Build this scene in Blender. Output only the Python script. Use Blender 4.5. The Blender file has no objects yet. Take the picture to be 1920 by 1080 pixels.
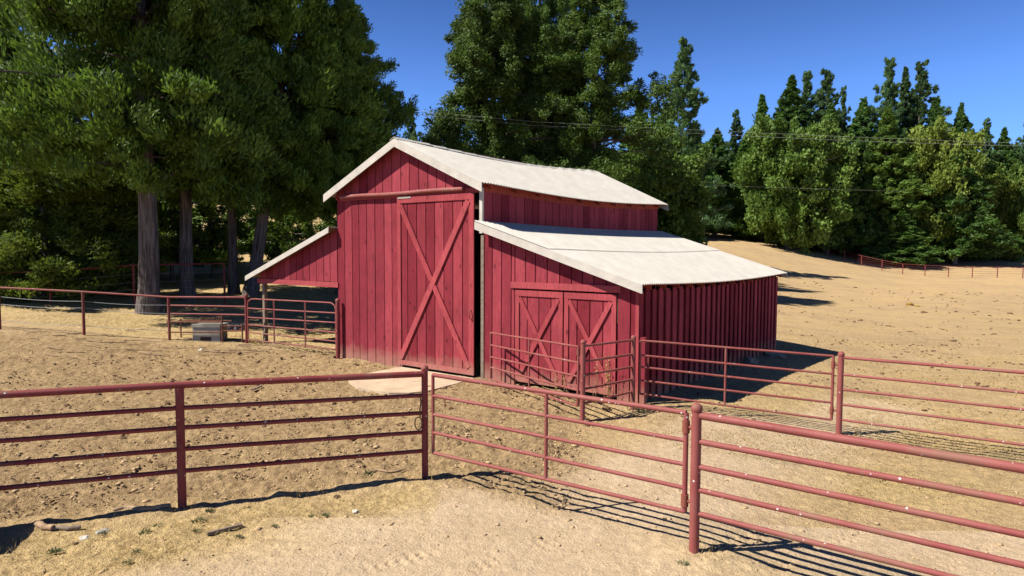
import bpy, math, random
import numpy as np
from mathutils import Vector, Matrix
R = math.radians
random.seed(7)
scene = bpy.context.scene
COL = scene.collection
# ------------------------------------------------------------------ camera
CAMH = 3.5; F = 1244.7; PITCH = R(3.258); ROLL = R(0.22)
cd = bpy.data.cameras.new('camera'); cam = bpy.data.objects.new('camera', cd); COL.objects.link(cam)
cd.sensor_width = 36; cd.lens = F / 1920 * 36; cd.clip_start = 0.1; cd.clip_end = 6000
cam.location = (0, 0, CAMH)
cam.rotation_euler = (Matrix.Rotation(math.pi / 2 - PITCH, 4, 'X') @ Matrix.Rotation(ROLL, 4, 'Z')).to_euler()
scene.camera = cam
# ------------------------------------------------------------------ light
SUN_EL = R(49); SHADOW_AZ = R(16.5)          # shadows run towards +X and a little away
tosun = Vector((-math.cos(SHADOW_AZ) * math.cos(SUN_EL), -math.sin(SHADOW_AZ) * math.cos(SUN_EL), math.sin(SUN_EL)))
sl = bpy.data.lights.new('sun', 'SUN'); so = bpy.data.objects.new('sun', sl); COL.objects.link(so)
sl.energy = 5.0; sl.angle = R(0.5); sl.color = (1.0, 0.95, 0.86)
so.rotation_euler = tosun.to_track_quat('Z', 'Y').to_euler()
w = bpy.data.worlds.new('World'); scene.world = w; w.use_nodes = True
nt = w.node_tree; bg = nt.nodes['Background']
sky = nt.nodes.new('ShaderNodeTexSky'); sky.sky_type = 'NISHITA'; sky.sun_disc = False
sky.sun_elevation = SUN_EL; sky.sun_rotation = math.atan2(tosun.x, tosun.y)
sky.altitude = 1500; sky.air_density = 1.0; sky.dust_density = 0.15; sky.ozone_density = 4.0
# tint over the sky, darkened above the visible band to cut fill light
tc_ = nt.nodes.new('ShaderNodeTexCoord'); sp_ = nt.nodes.new('ShaderNodeSeparateXYZ'); nt.links.new(tc_.outputs['Generated'], sp_.inputs[0])
mr_ = nt.nodes.new('ShaderNodeMapRange'); nt.links.new(sp_.outputs[2], mr_.inputs[0]); mr_.inputs[1].default_value = .22; mr_.inputs[2].default_value = .55
mx_ = nt.nodes.new('ShaderNodeMix'); mx_.data_type = 'RGBA'; nt.links.new(mr_.outputs[0], mx_.inputs[0]); mx_.inputs[6].default_value = (.90, 1.25, 1.90, 1); mx_.inputs[7].default_value = (.10, .20, .45, 1)
ml_ = nt.nodes.new('ShaderNodeMix'); ml_.data_type = 'RGBA'; ml_.blend_type = 'MULTIPLY'; ml_.inputs[0].default_value = 1
nt.links.new(sky.outputs[0], ml_.inputs[6]); nt.links.new(mx_.outputs[2], ml_.inputs[7])
nt.links.new(ml_.outputs[2], bg.inputs[0]); bg.inputs[1].default_value = 0.058
scene.view_settings.view_transform = 'Standard'; scene.view_settings.look = 'None'
scene.view_settings.exposure = 0.8; scene.view_settings.gamma = 1.0
scene.render.engine = 'CYCLES'
scene.cycles.max_bounces = 5; scene.cycles.diffuse_bounces = 1; scene.cycles.transparent_max_bounces = 4
# ------------------------------------------------------------------ pixel helpers (photo 1920x1080)
def ray(px, py):
    x = px - 960; y = py - 540
    X = x * math.cos(ROLL) + y * math.sin(ROLL); Y = -x * math.sin(ROLL) + y * math.cos(ROLL)
    u = -Y / F
    return np.array([X / F, math.cos(PITCH) + u * math.sin(PITCH), u * math.cos(PITCH) - math.sin(PITCH)])
def at(px, py, Y):
    r = ray(px, py); k = Y / r[1]; return Vector((r[0] * k, Y, CAMH + r[2] * k))
# ------------------------------------------------------------------ noise
def hash2(ix, iy, s):
    h = (ix.astype(np.int64) * 374761393 + iy.astype(np.int64) * 668265263 + s * 1442695041) & 0x7fffffff
    h = ((h ^ (h >> 13)) * 1274126177) & 0x7fffffff
    return ((h ^ (h >> 16)) & 0xffffff) / float(0xffffff)
def vnoise(x, y, s=0):
    ix = np.floor(x); iy = np.floor(y); fx = x - ix; fy = y - iy
    fx = fx * fx * fx * (fx * (fx * 6 - 15) + 10); fy = fy * fy * fy * (fy * (fy * 6 - 15) + 10)
    a = hash2(ix, iy, s); b = hash2(ix + 1, iy, s); c = hash2(ix, iy + 1, s); d = hash2(ix + 1, iy + 1, s)
    return (a * (1 - fx) + b * fx) * (1 - fy) + (c * (1 - fx) + d * fx) * fy
def fbm(x, y, s=0, o=3):
    r = 0; a = .5; t = 0
    for i in range(o):
        r = r + a * vnoise(x * 2 ** i + 17.3 * i, y * 2 ** i - 9.1 * i, s + i); t += a; a *= .5
    return r / t
# ------------------------------------------------------------------ terrain height
CP = [(-300,4,0),(500,4,0),(1300,4,0),(2200,4,0),(-900,8,0),(2900,8,-.1),(797,10,0),(342,9,.0),(1301,7.5,0),(0,8.2,.03),
 (637,21.7,0),(907,18,0),(1196,15.2,-.02),(1452,23.8,-.04),(1050,16.5,0),(1093,13.7,-.05),(1573,13.5,-.26),(1920,11.7,-.24),(1950,8,-.13),
 (1700,20,-.48),(1850,40,-.75),(1800,65,-.55),(1694,100,.1),(1872,97,-.3),(1584,109,2.0),(2200,90,-.4),(2300,30,-.8),
 (1480,84,.75),(1490,112,3.7),(1350,105,4.6),(1560,114,2.7),(1400,150,7.5),(1300,160,9),(1700,150,4),(1920,140,4.2),(2300,150,4),
 (1900,300,12),(1400,300,16),(1240,45,.2),(1100,60,1.0),(935,45,.6),(935,100,4),(900,300,13),(1500,45,-.3),(1350,60,.6),
 (318,24.4,.14),(158,23.9,.37),(0,24.2,.53),(93,31,.87),(-250,24,.6),(463,24,.07),(277,32,.55),(440,40,1.0),(620,38,.5),(640,60,3.0),
 (300,60,3.2),(500,85,7.5),(500,120,13),(100,80,7),(0,55,3.6),(0,120,12),(-600,60,3),(-600,150,8),(0,300,18),(500,300,20),(300,15,.02),(-100,14,.1),
 (960,800,15),(0,800,20),(1920,800,15),(960,15,0),(1300,11,-.03)]
_c = np.array([(math.atan((p[0] - 960) / F) * 3.0, math.log(p[1]), p[2]) for p in CP])
def _k(r2): return np.where(r2 > 0, .5 * r2 * np.log(np.maximum(r2, 1e-12)), 0)
_n = len(_c); _d2 = ((_c[:, None, :2] - _c[None, :, :2]) ** 2).sum(-1)
_A = np.zeros((_n + 3, _n + 3)); _A[:_n, :_n] = _k(_d2) + np.eye(_n) * .004
_A[:_n, _n] = 1; _A[:_n, _n + 1:] = _c[:, :2]; _A[_n, :_n] = 1; _A[_n + 1:, :_n] = _c[:, :2].T
_w = np.linalg.solve(_A, np.concatenate([_c[:, 2], [0, 0, 0]]))
def gz0(x, y):
    x = np.asarray(x, float); y = np.asarray(y, float); sh = x.shape
    x = x.ravel(); y = y.ravel()
    an = np.arctan2(x, y); back = np.clip((np.abs(an) - 1.0) / .6, 0, 1)
    a = np.clip(an, -1.15, 1.15) * 3.0
    l = np.log(np.clip(np.hypot(x, y) * np.cos(np.clip(an, -1.15, 1.15)), 4, 800))
    z = np.full(a.shape, _w[_n]) + _w[_n + 1] * a + _w[_n + 2] * l
    for i in range(_n): z += _w[i] * _k((a - _c[i, 0]) ** 2 + (l - _c[i, 1]) ** 2)
    return (z * (1 - back)).reshape(sh)
def gz(x, y): return float(gz0(np.array([x]), np.array([y]))[0])
def G(px, py, lift=0):
    r = ray(px, py); k = (0 - CAMH) / r[2] if r[2] < -.004 else 30
    for _ in range(40):
        z = gz(r[0] * k, r[1] * k); k2 = (z - CAMH) / min(r[2], -.004); k = .5 * k + .5 * k2
    return Vector((r[0] * k, r[1] * k, gz(r[0] * k, r[1] * k) + lift))
def GA(px, Y):
    r = ray(px, 469); x = r[0] / r[1] * Y; return Vector((x, Y, gz(x, Y)))
# ------------------------------------------------------------------ object helpers
def tag(o, label=None, cat=None, group=None, kind=None):
    if label: o['label'] = label
    if cat: o['category'] = cat
    if group: o['group'] = group
    if kind: o['kind'] = kind
    return o
def empty(name, loc=(0, 0, 0), rz=0):
    o = bpy.data.objects.new(name, None); COL.objects.link(o); o.location = loc; o.rotation_euler = (0, 0, rz)
    o.empty_display_size = .2
    return o
class MB:
    def __init__(s): s.v = []; s.f = []; s.r = []; s.sm = []
    def add(s, vs, fs, rnd=None, smooth=False):
        b = len(s.v); s.v += [tuple(v) for v in vs]; s.f += [tuple(b + i for i in f) for f in fs]
        rv = random.random() if rnd is None else rnd
        s.r += [rv] * len(fs); s.sm += [smooth] * len(fs)
    def box(s, o, a, b, c, rnd=None):       # corner o, edge vectors a b c (right handed)
        o = Vector(o); a = Vector(a); b = Vector(b); c = Vector(c)
        if a.cross(b).dot(c) < 0: a, b = b, a
        vs = [o, o + a, o + a + b, o + b, o + c, o + a + c, o + a + b + c, o + b + c]
        s.add(vs, [(0, 3, 2, 1), (4, 5, 6, 7), (0, 1, 5, 4), (1, 2, 6, 5), (2, 3, 7, 6), (3, 0, 4, 7)], rnd)
    def prism(s, pts, d, rnd=None):         # polygon (list of 3d) extruded by d
        n = len(pts); pts = [Vector(p) for p in pts]; d = Vector(d)
        nn = Vector((0, 0, 0))
        for i in range(n): nn += pts[i].cross(pts[(i + 1) % n])
        if nn.dot(d) > 0: pts = pts[::-1]
        s.add(pts + [p + d for p in pts], [tuple(range(n)), tuple(range(2 * n - 1, n - 1, -1))] +
              [((i + 1) % n, i, i + n, (i + 1) % n + n) for i in range(n)], rnd)
    def tube(s, path, r, n=8, rnd=None, caps=True):
        path = [Vector(p) for p in path]; m = len(path); rs = r if isinstance(r, (list, tuple)) else [r] * m
        vs = []; up = None
        for i, p in enumerate(path):
            t = (path[min(i + 1, m - 1)] - path[max(i - 1, 0)]).normalized()
            if up is None: up = t.orthogonal().normalized()
            up = (up - t * up.dot(t)).normalized(); q = t.cross(up)
            for k in range(n):
                a = 2 * math.pi * k / n; vs.append(p + (up * math.cos(a) + q * math.sin(a)) * rs[i])
        fs = [(i * n + k, i * n + (k + 1) % n, (i + 1) * n + (k + 1) % n, (i + 1) * n + k) for i in range(m - 1) for k in range(n)]
        s.add(vs, fs, rnd, True)
        if caps:
            s.add([vs[k] for k in range(n)][::-1], [tuple(range(n))], rnd); s.add(vs[-n:], [tuple(range(n))], rnd)
    def ball(s, c, r, n=12, m=8, rnd=None):
        c = Vector(c); vs = [c + Vector((0, 0, -r))]
        for j in range(1, m):
            t = math.pi * j / m - math.pi / 2
            for k in range(n):
                a = 2 * math.pi * k / n; vs.append(c + Vector((math.cos(t) * math.cos(a), math.cos(t) * math.sin(a), math.sin(t))) * r)
        vs.append(c + Vector((0, 0, r))); L = len(vs) - 1
        fs = [(0, 1 + (k + 1) % n, 1 + k) for k in range(n)]
        fs += [(1 + j * n + k, 1 + j * n + (k + 1) % n, 1 + (j + 1) * n + (k + 1) % n, 1 + (j + 1) * n + k) for j in range(m - 2) for k in range(n)]
        fs += [(L, 1 + (m - 2) * n + k, 1 + (m - 2) * n + (k + 1) % n) for k in range(n)]
        s.add(vs, fs, rnd, True)
    def build(s, name, mat, parent=None):
        me = bpy.data.meshes.new(name); me.from_pydata(s.v, [], s.f)
        me.polygons.foreach_set('use_smooth', s.sm)
        at_ = me.attributes.new('rnd', 'FLOAT', 'FACE'); at_.data.foreach_set('value', s.r)
        me.materials.append(mat); me.update()
        o = bpy.data.objects.new(name, me); COL.objects.link(o)
        if parent: o.parent = parent
        return o
def local(o, p):                            # world point -> parent's unrotated local frame
    return Vector(p) - o.location
# ------------------------------------------------------------------ material helpers
class NM:
    def __init__(s, name, rough=.8, spec=.3):
        s.m = bpy.data.materials.new(name); s.m.use_nodes = True; s.t = s.m.node_tree; s.n = s.t.nodes; s.l = s.t.links
        s.b = s.n['Principled BSDF']; s.b.inputs['Roughness'].default_value = rough; s.b.inputs['Specular IOR Level'].default_value = spec
        s.tc = s.n.new('ShaderNodeTexCoord')
    def set(s, n, k, v):
        if hasattr(v, 'is_output'): s.l.new(v, n.inputs[k])
        else: n.inputs[k].default_value = v
    def co(s, scale=(1, 1, 1), src='Object', rot=(0, 0, 0)):
        m = s.n.new('ShaderNodeMapping'); m.inputs['Scale'].default_value = scale; m.inputs['Rotation'].default_value = rot
        s.l.new(s.tc.outputs[src], m.inputs['Vector']); return m.outputs[0]
    def noise(s, co, scale, detail=4, rough=.6, dist=0):
        n = s.n.new('ShaderNodeTexNoise'); s.l.new(co, n.inputs['Vector']); n.inputs['Scale'].default_value = scale
        n.inputs['Detail'].default_value = detail; n.inputs['Roughness'].default_value = rough; n.inputs['Distortion'].default_value = dist
        return n.outputs[0]
    def voro(s, co, scale, feat='F1'):
        n = s.n.new('ShaderNodeTexVoronoi'); s.l.new(co, n.inputs['Vector']); n.inputs['Scale'].default_value = scale; n.feature = feat
        return n.outputs[0], n.outputs[1]
    def ramp(s, v, lo, hi, a=0., b=1.):
        n = s.n.new('ShaderNodeMapRange'); s.set(n, 0, v); n.inputs[1].default_value = lo; n.inputs[2].default_value = hi
        n.inputs[3].default_value = a; n.inputs[4].default_value = b; return n.outputs[0]
    def math(s, op, a, b=0.):
        n = s.n.new('ShaderNodeMath'); n.operation = op; s.set(n, 0, a); s.set(n, 1, b); return n.outputs[0]
    def mix(s, f, a, b, mode='MIX'):
        n = s.n.new('ShaderNodeMix'); n.data_type = 'RGBA'; n.blend_type = mode
        for k, v in ((0, f), (6, a), (7, b)):
            if hasattr(v, 'is_output'): s.l.new(v, n.inputs[k])
            elif k == 0: n.inputs[0].default_value = v
            else: n.inputs[k].default_value = (*v[:3], 1)
        return n.outputs[2]
    def attr(s, name):
        n = s.n.new('ShaderNodeAttribute'); n.attribute_name = name; return n.outputs['Fac']
    def scale(s, c, v):                     # multiply colour by value
        n = s.n.new('ShaderNodeVectorMath'); n.operation = 'SCALE'
        if hasattr(c, 'is_output'): s.l.new(c, n.inputs[0])
        else: n.inputs[0].default_value = c[:3]
        s.set(n, 3, v); return n.outputs[0]
    def color(s, c):
        if hasattr(c, 'is_output'): s.l.new(c, s.b.inputs['Base Color'])
        else: s.b.inputs['Base Color'].default_value = (*c, 1)
        return s
    def bump(s, h, strength, dist):
        n = s.n.new('ShaderNodeBump'); s.l.new(h, n.inputs['Height']); n.inputs['Strength'].default_value = strength
        n.inputs['Distance'].default_value = dist; s.l.new(n.outputs[0], s.b.inputs['Normal']); return s
def m_boards(name, c1, c2, wear=.5, vert=True):
    q = NM(name, .85, .1); co = q.co((1, 1, .12) if vert else (1, 1, 1))
    rnd = q.attr('rnd'); g = q.noise(co, 22, 5, .65); big = q.noise(q.co(), .9, 3)
    c = q.mix(q.ramp(rnd, 0, 1), c1, c2)
    c = q.scale(c, q.ramp(g, .3, .75, .70, 1.18)); c = q.scale(c, q.ramp(big, .3, .7, .86, 1.10))
    vk, _ = q.voro(q.co((1, 1, .55)), 3.1); kn = q.ramp(vk, .05, .15, .5, 1); c = q.scale(c, kn)   # knots
    st = q.noise(q.co((1.2, 1.2, .8)), 4.3, 5, .7); c = q.mix(q.ramp(st, .58, .70, 0, .6), c, (.14, .03, .035))
    pl = q.noise(q.co((1, 1, .5)), 13, 4, .7); c = q.mix(q.ramp(pl, .76 - .04 * wear, .80, 0, .8), c, (.55, .45, .40))
    lo = q.n.new('ShaderNodeSeparateXYZ'); q.l.new(q.tc.outputs['Object'], lo.inputs[0])
    dz = q.math('ADD', lo.outputs[2], q.math('MULTIPLY', q.noise(q.co(), 3, 4), -.7))
    c = q.mix(q.ramp(dz, -.35, .15, .55, 0), c, (.36, .22, .15))                                    # splash dirt at the foot
    q.color(c); q.bump(g, .35, .01); return q.m
def m_pipe(name, c1, c2, rust, rustamt=.5):
    q = NM(name, .6, .25); co = q.co(); n1 = q.noise(co, 1.7, 5, .65); n2 = q.noise(co, 9, 4, .7)
    c = q.mix(q.ramp(n1, .35, .65), c1, c2); n5 = q.noise(q.co((1, 1, 1)), .9, 6, .72); c = q.mix(q.ramp(n5, .52, .66, 0, .6), c, rust)
    c = q.mix(q.ramp(n2, .60 - .1 * rustamt, .72, 0, .75), c, rust)
    d, _ = q.voro(q.co(), 10); n3 = q.noise(co, 2.3, 2)
    sp = q.math('MULTIPLY', q.ramp(d, .06, .14, .85, 0), q.ramp(n3, .47, .53)); c = q.mix(sp, c, (.8, .78, .74))  # droppings
    q.color(c); q.bump(n2, .15, .004)
    q.l.new(q.ramp(n2, .3, .7, .5, .75), q.b.inputs['Roughness']); return q.m
def m_leaf(name, dark, light, trans=.25, varo=.25):
    q = NM(name, .6, .25); r = q.attr('rnd'); oi = q.n.new('ShaderNodeObjectInfo')
    big = q.noise(q.co(), .45, 2)
    f = q.math('ADD', q.math('MULTIPLY', r, .7), q.ramp(big, .35, .65, 0, .3))
    c = q.mix(f, dark, light); c = q.scale(c, q.ramp(oi.outputs['Random'], 0, 1, 1 - varo, 1 + varo)); q.color(c)
    tr = q.n.new('ShaderNodeBsdfTranslucent'); q.l.new(q.mix(.5, c, (light[0] * 1.3, light[1] * 1.3, light[2])), tr.inputs[0])
    mx = q.n.new('ShaderNodeMixShader'); mx.inputs[0].default_value = trans
    q.l.new(q.b.outputs[0], mx.inputs[1]); q.l.new(tr.outputs[0], mx.inputs[2])
    q.l.new(mx.outputs[0], q.n['Material Output'].inputs[0]); return q.m
def m_plain(name, c, rough=.8, var=.2, sc=8, bump=.2, c2=None):
    q = NM(name, rough, .25); n = q.noise(q.co(), sc, 5, .65)
    q.color(q.mix(q.ramp(n, .3, .7), tuple(x * (1 - var) for x in c), c2 or tuple(min(1, x * (1 + var)) for x in c)))
    q.bump(n, bump, .02); return q.m
M = {}
M['red'] = m_boards('red_boards', (.185, .020, .030), (.335, .054, .068))
M['red_door'] = m_boards('red_door_boards', (.185, .020, .029), (.31, .048, .060))
M['red_trim'] = m_boards('red_trim', (.31, .050, .057), (.37, .068, .075), .8)
M['rafter'] = m_boards('rafter_red', (.30, .05, .03), (.36, .07, .04))
M['cream'] = m_plain('cream_trim', (.46, .42, .36), .7, .14, 3, .15)
M['inner'] = m_plain('slot_shade', (.055, .03, .025), .9)
M['wood'] = m_plain('grey_weathered_wood', (.20, .15, .11), .9, .35, 12)
M['brownwood'] = m_plain('brown_roof_edge', (.17, .09, .055), .9, .3, 12)
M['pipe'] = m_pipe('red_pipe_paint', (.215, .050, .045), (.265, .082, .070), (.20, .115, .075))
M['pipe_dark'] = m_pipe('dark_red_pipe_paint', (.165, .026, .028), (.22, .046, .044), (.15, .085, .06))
M['hinge'] = m_pipe('rusty_hinge_paint', (.17, .04, .03), (.24, .07, .05), (.22, .10, .05), 1)
M['wire'] = m_plain('galvanised_wire', (.30, .30, .28), .6, .1)
M['concrete'] = m_plain('pale_concrete', (.46, .345, .235), .9, .18, 2.2, .3)
M['grey_concrete'] = m_plain('grey_concrete', (.30, .28, .23), .9, .15, 5, .3)
M['log'] = m_plain('dead_wood', (.30, .20, .12), .9, .4, 9, .4)
M['stone'] = m_plain('pale_stone', (.55, .50, .42), .85, .2, 9)
M['rope'] = m_plain('rusty_chain', (.14, .075, .035), .8, .3, 40)
M['hay'] = m_plain('old_hay', (.32, .20, .05), .95, .5, 14, 1)
M['rust'] = m_plain('rusted_iron', (.16, .06, .035), .8, .3, 15)
M['bucket'] = m_plain('grey_plastic', (.22, .22, .23), .5, .1)
M['white'] = m_plain('white_siding', (.7, .7, .68), .7, .05)
M['greyroof'] = m_plain('grey_shingle', (.12, .12, .13), .9, .2)
M['glass'] = m_plain('dark_window_pane', (.03, .035, .04), .15, .05)
M['droop'] = m_plain('pole_wood', (.12, .08, .05), .9, .3)
q = NM('roof_paint', .55, .35); n1 = q.noise(q.co((1, .25, 1)), 3.0, 5, .6); n2 = q.noise(q.co(), 40, 3)
c = q.mix(q.ramp(n1, .3, .7), (.415, .385, .335), (.485, .46, .405)); c = q.mix(q.ramp(n2, .64, .72, 0, .4), c, (.36, .30, .23))
n3 = q.noise(q.co((.5, 2.2, 1), rot=(0, 0, .65)), 2.2, 5, .7); c = q.mix(q.ramp(n3, .55, .75, 0, .35), c, (.36, .31, .25)); q.color(c); q.bump(n2, .15, .004); M['roof'] = q.m
q = NM('bark', .9, .15); g = q.noise(q.co((1, 1, .10)), 9, 6, .7, .6); b = q.noise(q.co(), 1.3, 3)
c = q.mix(q.ramp(g, .36, .62), (.045, .034, .030), (.22, .185, .165)); c = q.mix(q.ramp(b, .55, .75, 0, .35), c, (.20, .12, .085))
q.color(c); q.bump(g, 1.0, .10); M['bark'] = q.m
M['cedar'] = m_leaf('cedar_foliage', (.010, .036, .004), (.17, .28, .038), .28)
M['cedar_lit'] = m_leaf('sunlit_cedar_foliage', (.032, .070, .008), (.20, .27, .035), .25)  # lighter, yellower copy of the cedar colours; sunlit look put into the tone
M['cedar_mid'] = m_leaf('olive_cedar_foliage', (.011, .038, .006), (.125, .20, .032), .25)
M['fir'] = m_leaf('fir_foliage', (.020, .060, .014), (.125, .23, .04), .22)
M['pine'] = m_leaf('pine_foliage', (.025, .065, .026), (.115, .20, .060), .2)
M['oak'] = m_leaf('oak_foliage', (.04, .088, .012), (.155, .24, .040), .28)
M['oak_gold'] = m_leaf('gold_oak_foliage', (.055, .092, .012), (.20, .255, .04), .3)
M['drygrass'] = m_leaf('dry_grass', (.34, .24, .09), (.58, .44, .19), .3)
M['weed'] = m_leaf('green_weed', (.09, .11, .045), (.17, .19, .09), .3)
M['clod'] = m_plain('dark_dirt_clod', (.13, .075, .04), .95, .4, 20, .5)
M['clodtan'] = m_plain('tan_dirt_clod', (.42, .29, .16), .95, .25, 20, .5)
# ------------------------------------------------------------------ barn frame
BA = R(37.252); BO = Vector((-5.666, 21.693, 0)); BU = Vector((math.cos(BA), -math.sin(BA), 0)); BV = Vector((math.sin(BA), math.cos(BA), 0))
def bw(s, t, z=0): return BO + BU * s + BV * t + Vector((0, 0, z))
# ------------------------------------------------------------------ ground
def dseg(x, y, a, b):
    ax, ay = a[0], a[1]; bx, by = b[0], b[1]; L = (bx - ax) ** 2 + (by - ay) ** 2
    t = np.clip(((x - ax) * (bx - ax) + (y - ay) * (by - ay)) / L, 0, 1)
    return np.hypot(x - ax - t * (bx - ax), y - ay - t * (by - ay))
P800 = G(797, 897); P340 = G(342, 953); P1303 = G(1301, 1039)
A_dir = (P340 - P800); A_dir.z = 0; A_dir.normalize()
A_far = P800 + A_dir * 18
def masks(x, y):
    n1 = fbm(x * .35, y * .35, 3, 3) - .5; n2 = fbm(x * 1.3, y * 1.3, 11, 3) - .5
    # signed side of fence line A (positive = corral side)
    ax = A_dir
    sd = (x - P800.x) * ax.y - (y - P800.y) * ax.x       # sign below
    sd = -sd if ((0 - P800.x) * ax.y - (20 - P800.y) * ax.x) < 0 else sd
    gdx = P1303.x - P800.x; gdy = P1303.y - P800.y; L = math.hypot(gdx, gdy)
    sg = ((x - P800.x) * -gdy + (y - P800.y) * gdx) / L
    inside = np.where(x < P800.x, sd, sg)
    corral = np.clip((inside + n1 * .8) / .35 + .3, 0, 1) * np.clip((23.6 - y + n2 * 2 + n1 * 2 - .12 * (x + 5)) / 1.2, 0, 1) * np.clip((2.2 - x + (y - 12) * .15 + n1 * 3) / 1.4, 0, 1)
    # bare smooth wheel track through the near gate
    dtr = dseg(x, y, (-4.2, 5.0), (1.2, 9.0)); dtr = np.minimum(dtr, dseg(x, y, (1.2, 9.0), (5.2, 13.0))); dtr = np.minimum(dtr, dseg(x, y, (5.2, 13.0), (9, 16)) + .5)
    dtr = np.minimum(dtr, np.where(y < 8.5, np.maximum(0, 0 - x - 1.5), 9))
    track = np.clip((2.0 - dtr + n1 * 1.6 + n2 * .6) / .8, 0, 1) * (1 - corral * .9)
    # dry grass
    gA = np.exp(-((inside + .75) / .7) ** 2) * (x < P800.x + .3)
    g1 = np.exp(-(np.hypot(x - P1303.x - .3, y - P1303.y + .1) / .8) ** 2)
    g2 = np.exp(-(np.hypot(x - 6.0, (y - 10.3) * 1.5) / 2.2) ** 2) * .8
    g3 = np.exp(-((x - 9.5) / 5) ** 2 - ((y - 15) / 4) ** 2) * .7
    lft = np.clip((inside * -1 - 0.2) / .5, 0, 1) * np.clip((-1.6 - x + n1) / 1.2, 0, 1) * np.clip((y - 5.8 + (x + 5) * -.45) / 1.0, 0, 1)
    up = np.clip((y - 22.8 + n1 * 2 + .12 * (x + 5)) / 1.5, 0, 1) * (x < 2) * .9
    gp = dseg(x, y, (2.1, 14.0), (2.9, 14.9)); g4 = np.exp(-(gp / .7) ** 2) * .5
    grass = np.clip(np.maximum.reduce([gA, g1, g2, g3, lft, up, g4]) + n2 * .5 + n1 * .3, 0, 1)
    grass = grass * (1 - .6 * track)
    return corral, track, grass
def build_ground():
    th = np.concatenate([np.linspace(-math.pi, -R(50), 60, endpoint=False), np.linspace(-R(50), R(50), 880, endpoint=False), np.linspace(R(50), math.pi, 61)])
    rr = np.concatenate([[0.3], np.linspace(1.0, 4.2, 16, endpoint=False), np.exp(np.linspace(math.log(4.2), math.log(42), 600, endpoint=False)), np.exp(np.linspace(math.log(42), math.log(4500), 190))])
    T, RR = np.meshgrid(th, rr); x = RR * np.sin(T); y = RR * np.cos(T)
    z = gz0(x, y); co_, tr_, gr_ = masks(x, y)
    fade = np.clip((60 - RR) / 40, 0, 1)
    rough = .35 + .75 * co_ + .5 * gr_ - .2 * tr_
    h = (fbm(x * 1.1, y * 1.1, 21, 3) - .5) * .07 + (fbm(x * 3.7, y * 3.7, 22, 2) - .5) * .05
    f1 = fbm(x * 9, y * 9, 23, 2); f2 = fbm(x * 21, y * 21, 24, 2)
    h += (f1 - .5) * .038 + (f2 - .5) * .020
    h -= co_ * .02 * np.clip((vnoise(x * 4.6, y * 4.6, 51) - .60) * 6, 0, 1) + co_ * .018 * np.clip((vnoise(x * 8.3, y * 8.3, 52) - .66) * 7, 0, 1)
    z = z + h * rough * fade
    # lumpy grass berm that holds the fence line
    gA = np.exp(-(dseg(x, y, P800, A_far) / .35) ** 2); z += gA * fade * (.02 + .09 * fbm(x * 2.5, y * 2.5, 31, 3) - .03)
    z += np.exp(-(np.hypot(x - P1303.x - .1, y - P1303.y) / .5) ** 2) * .05 * fade
    # wheel ruts: shallow tread marks crossing the smooth track
    u = (x * .8 + y * .6); v = (-x * .6 + y * .8)
    for off in (-2.0, -1.35, -.2, .45, 1.9, 2.6):
        z += -np.exp(-((v - 4.1 - off + .15 * np.sin(u * .6)) / .16) ** 2) * tr_ * fade * (.004 + (.010 + .010 * np.sign(np.sin(u * 2 * math.pi / .13 + (v * 30) % 3.1))) * np.clip((vnoise(u * 2.2, v * 3, 61) - .42) * 4, 0, 1))
    z += (fbm(x * .12, y * .12, 41, 3) - .5) * np.clip((RR - 26) / 30, 0, 1) * .12
    nr, nc = x.shape; V = np.stack([x, y, z], -1).reshape(-1, 3)
    i = np.arange(nr - 1)[:, None] * nc + np.arange(nc - 1)[None, :]
    Fq = np.stack([i, i + nc, i + nc + 1, i + 1], -1).reshape(-1, 4)
    me = fastmesh('ground', V, Fq, 4)
    me.polygons.foreach_set('use_smooth', np.ones(len(Fq), bool))
    for nm, a in (('corral', co_), ('track', tr_), ('grass', gr_)):
        t = me.attributes.new(nm, 'FLOAT', 'POINT'); t.data.foreach_set('value', a.ravel().astype(np.float32))
    q = NM('ground_soil', .95, .1); ob = q.co()
    A_, T_, Gm = q.attr('corral'), q.attr('track'), q.attr('grass')
    b0 = q.noise(ob, .22, 3, .6); b1 = q.noise(ob, 1.4, 4, .6); b2 = q.noise(ob, 7, 5, .65); b3 = q.noise(ob, 38, 4, .7)
    base = q.mix(q.ramp(b1, .3, .7), (.43, .292, .155), (.53, .370, .205))
    base = q.mix(q.ramp(b0, .44, .56, 0, .7), base, (.53, .37, .18))
    cor = q.mix(q.ramp(b2, .35, .68), (.28, .185, .093), (.42, .29, .152)); cor = q.mix(q.ramp(b1, .45, .7, 0, .5), cor, (.49, .34, .18))
    trk = q.mix(q.ramp(b1, .3, .7), (.475, .345, .215), (.54, .405, .262))
    grs = q.mix(q.ramp(b2, .35, .65), (.44, .305, .135), (.64, .47, .22)); grs = q.mix(q.ramp(b0, .5, .7, 0, .4), grs, (.36, .29, .13))
    c = q.mix(A_, base, cor); c = q.mix(T_, c, trk); c = q.mix(q.math('MULTIPLY', Gm, .85), c, grs)
    c = q.scale(c, q.ramp(b3, .3, .72, .72, 1.18)); c = q.scale(c, q.ramp(b2, .3, .7, .86, 1.10))
    sm = q.noise(ob, 14, 6, .8); c = q.mix(q.math('MULTIPLY', q.ramp(sm, .58, .66, 0, .6), q.math('ADD', .25, q.math('MULTIPLY', A_, .75))), c, (.16, .10, .05))
    sp = q.noise(ob, 3.1, 6, .75); tl = q.noise(q.co((.25, 1, 1), rot=(0, 0, .35)), .8, 6, .7); c = q.mix(q.math('MULTIPLY', q.ramp(tl, .56, .66, 0, .4), q.math('SUBTRACT', 1., A_)), c, (.27, .21, .11))
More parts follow.
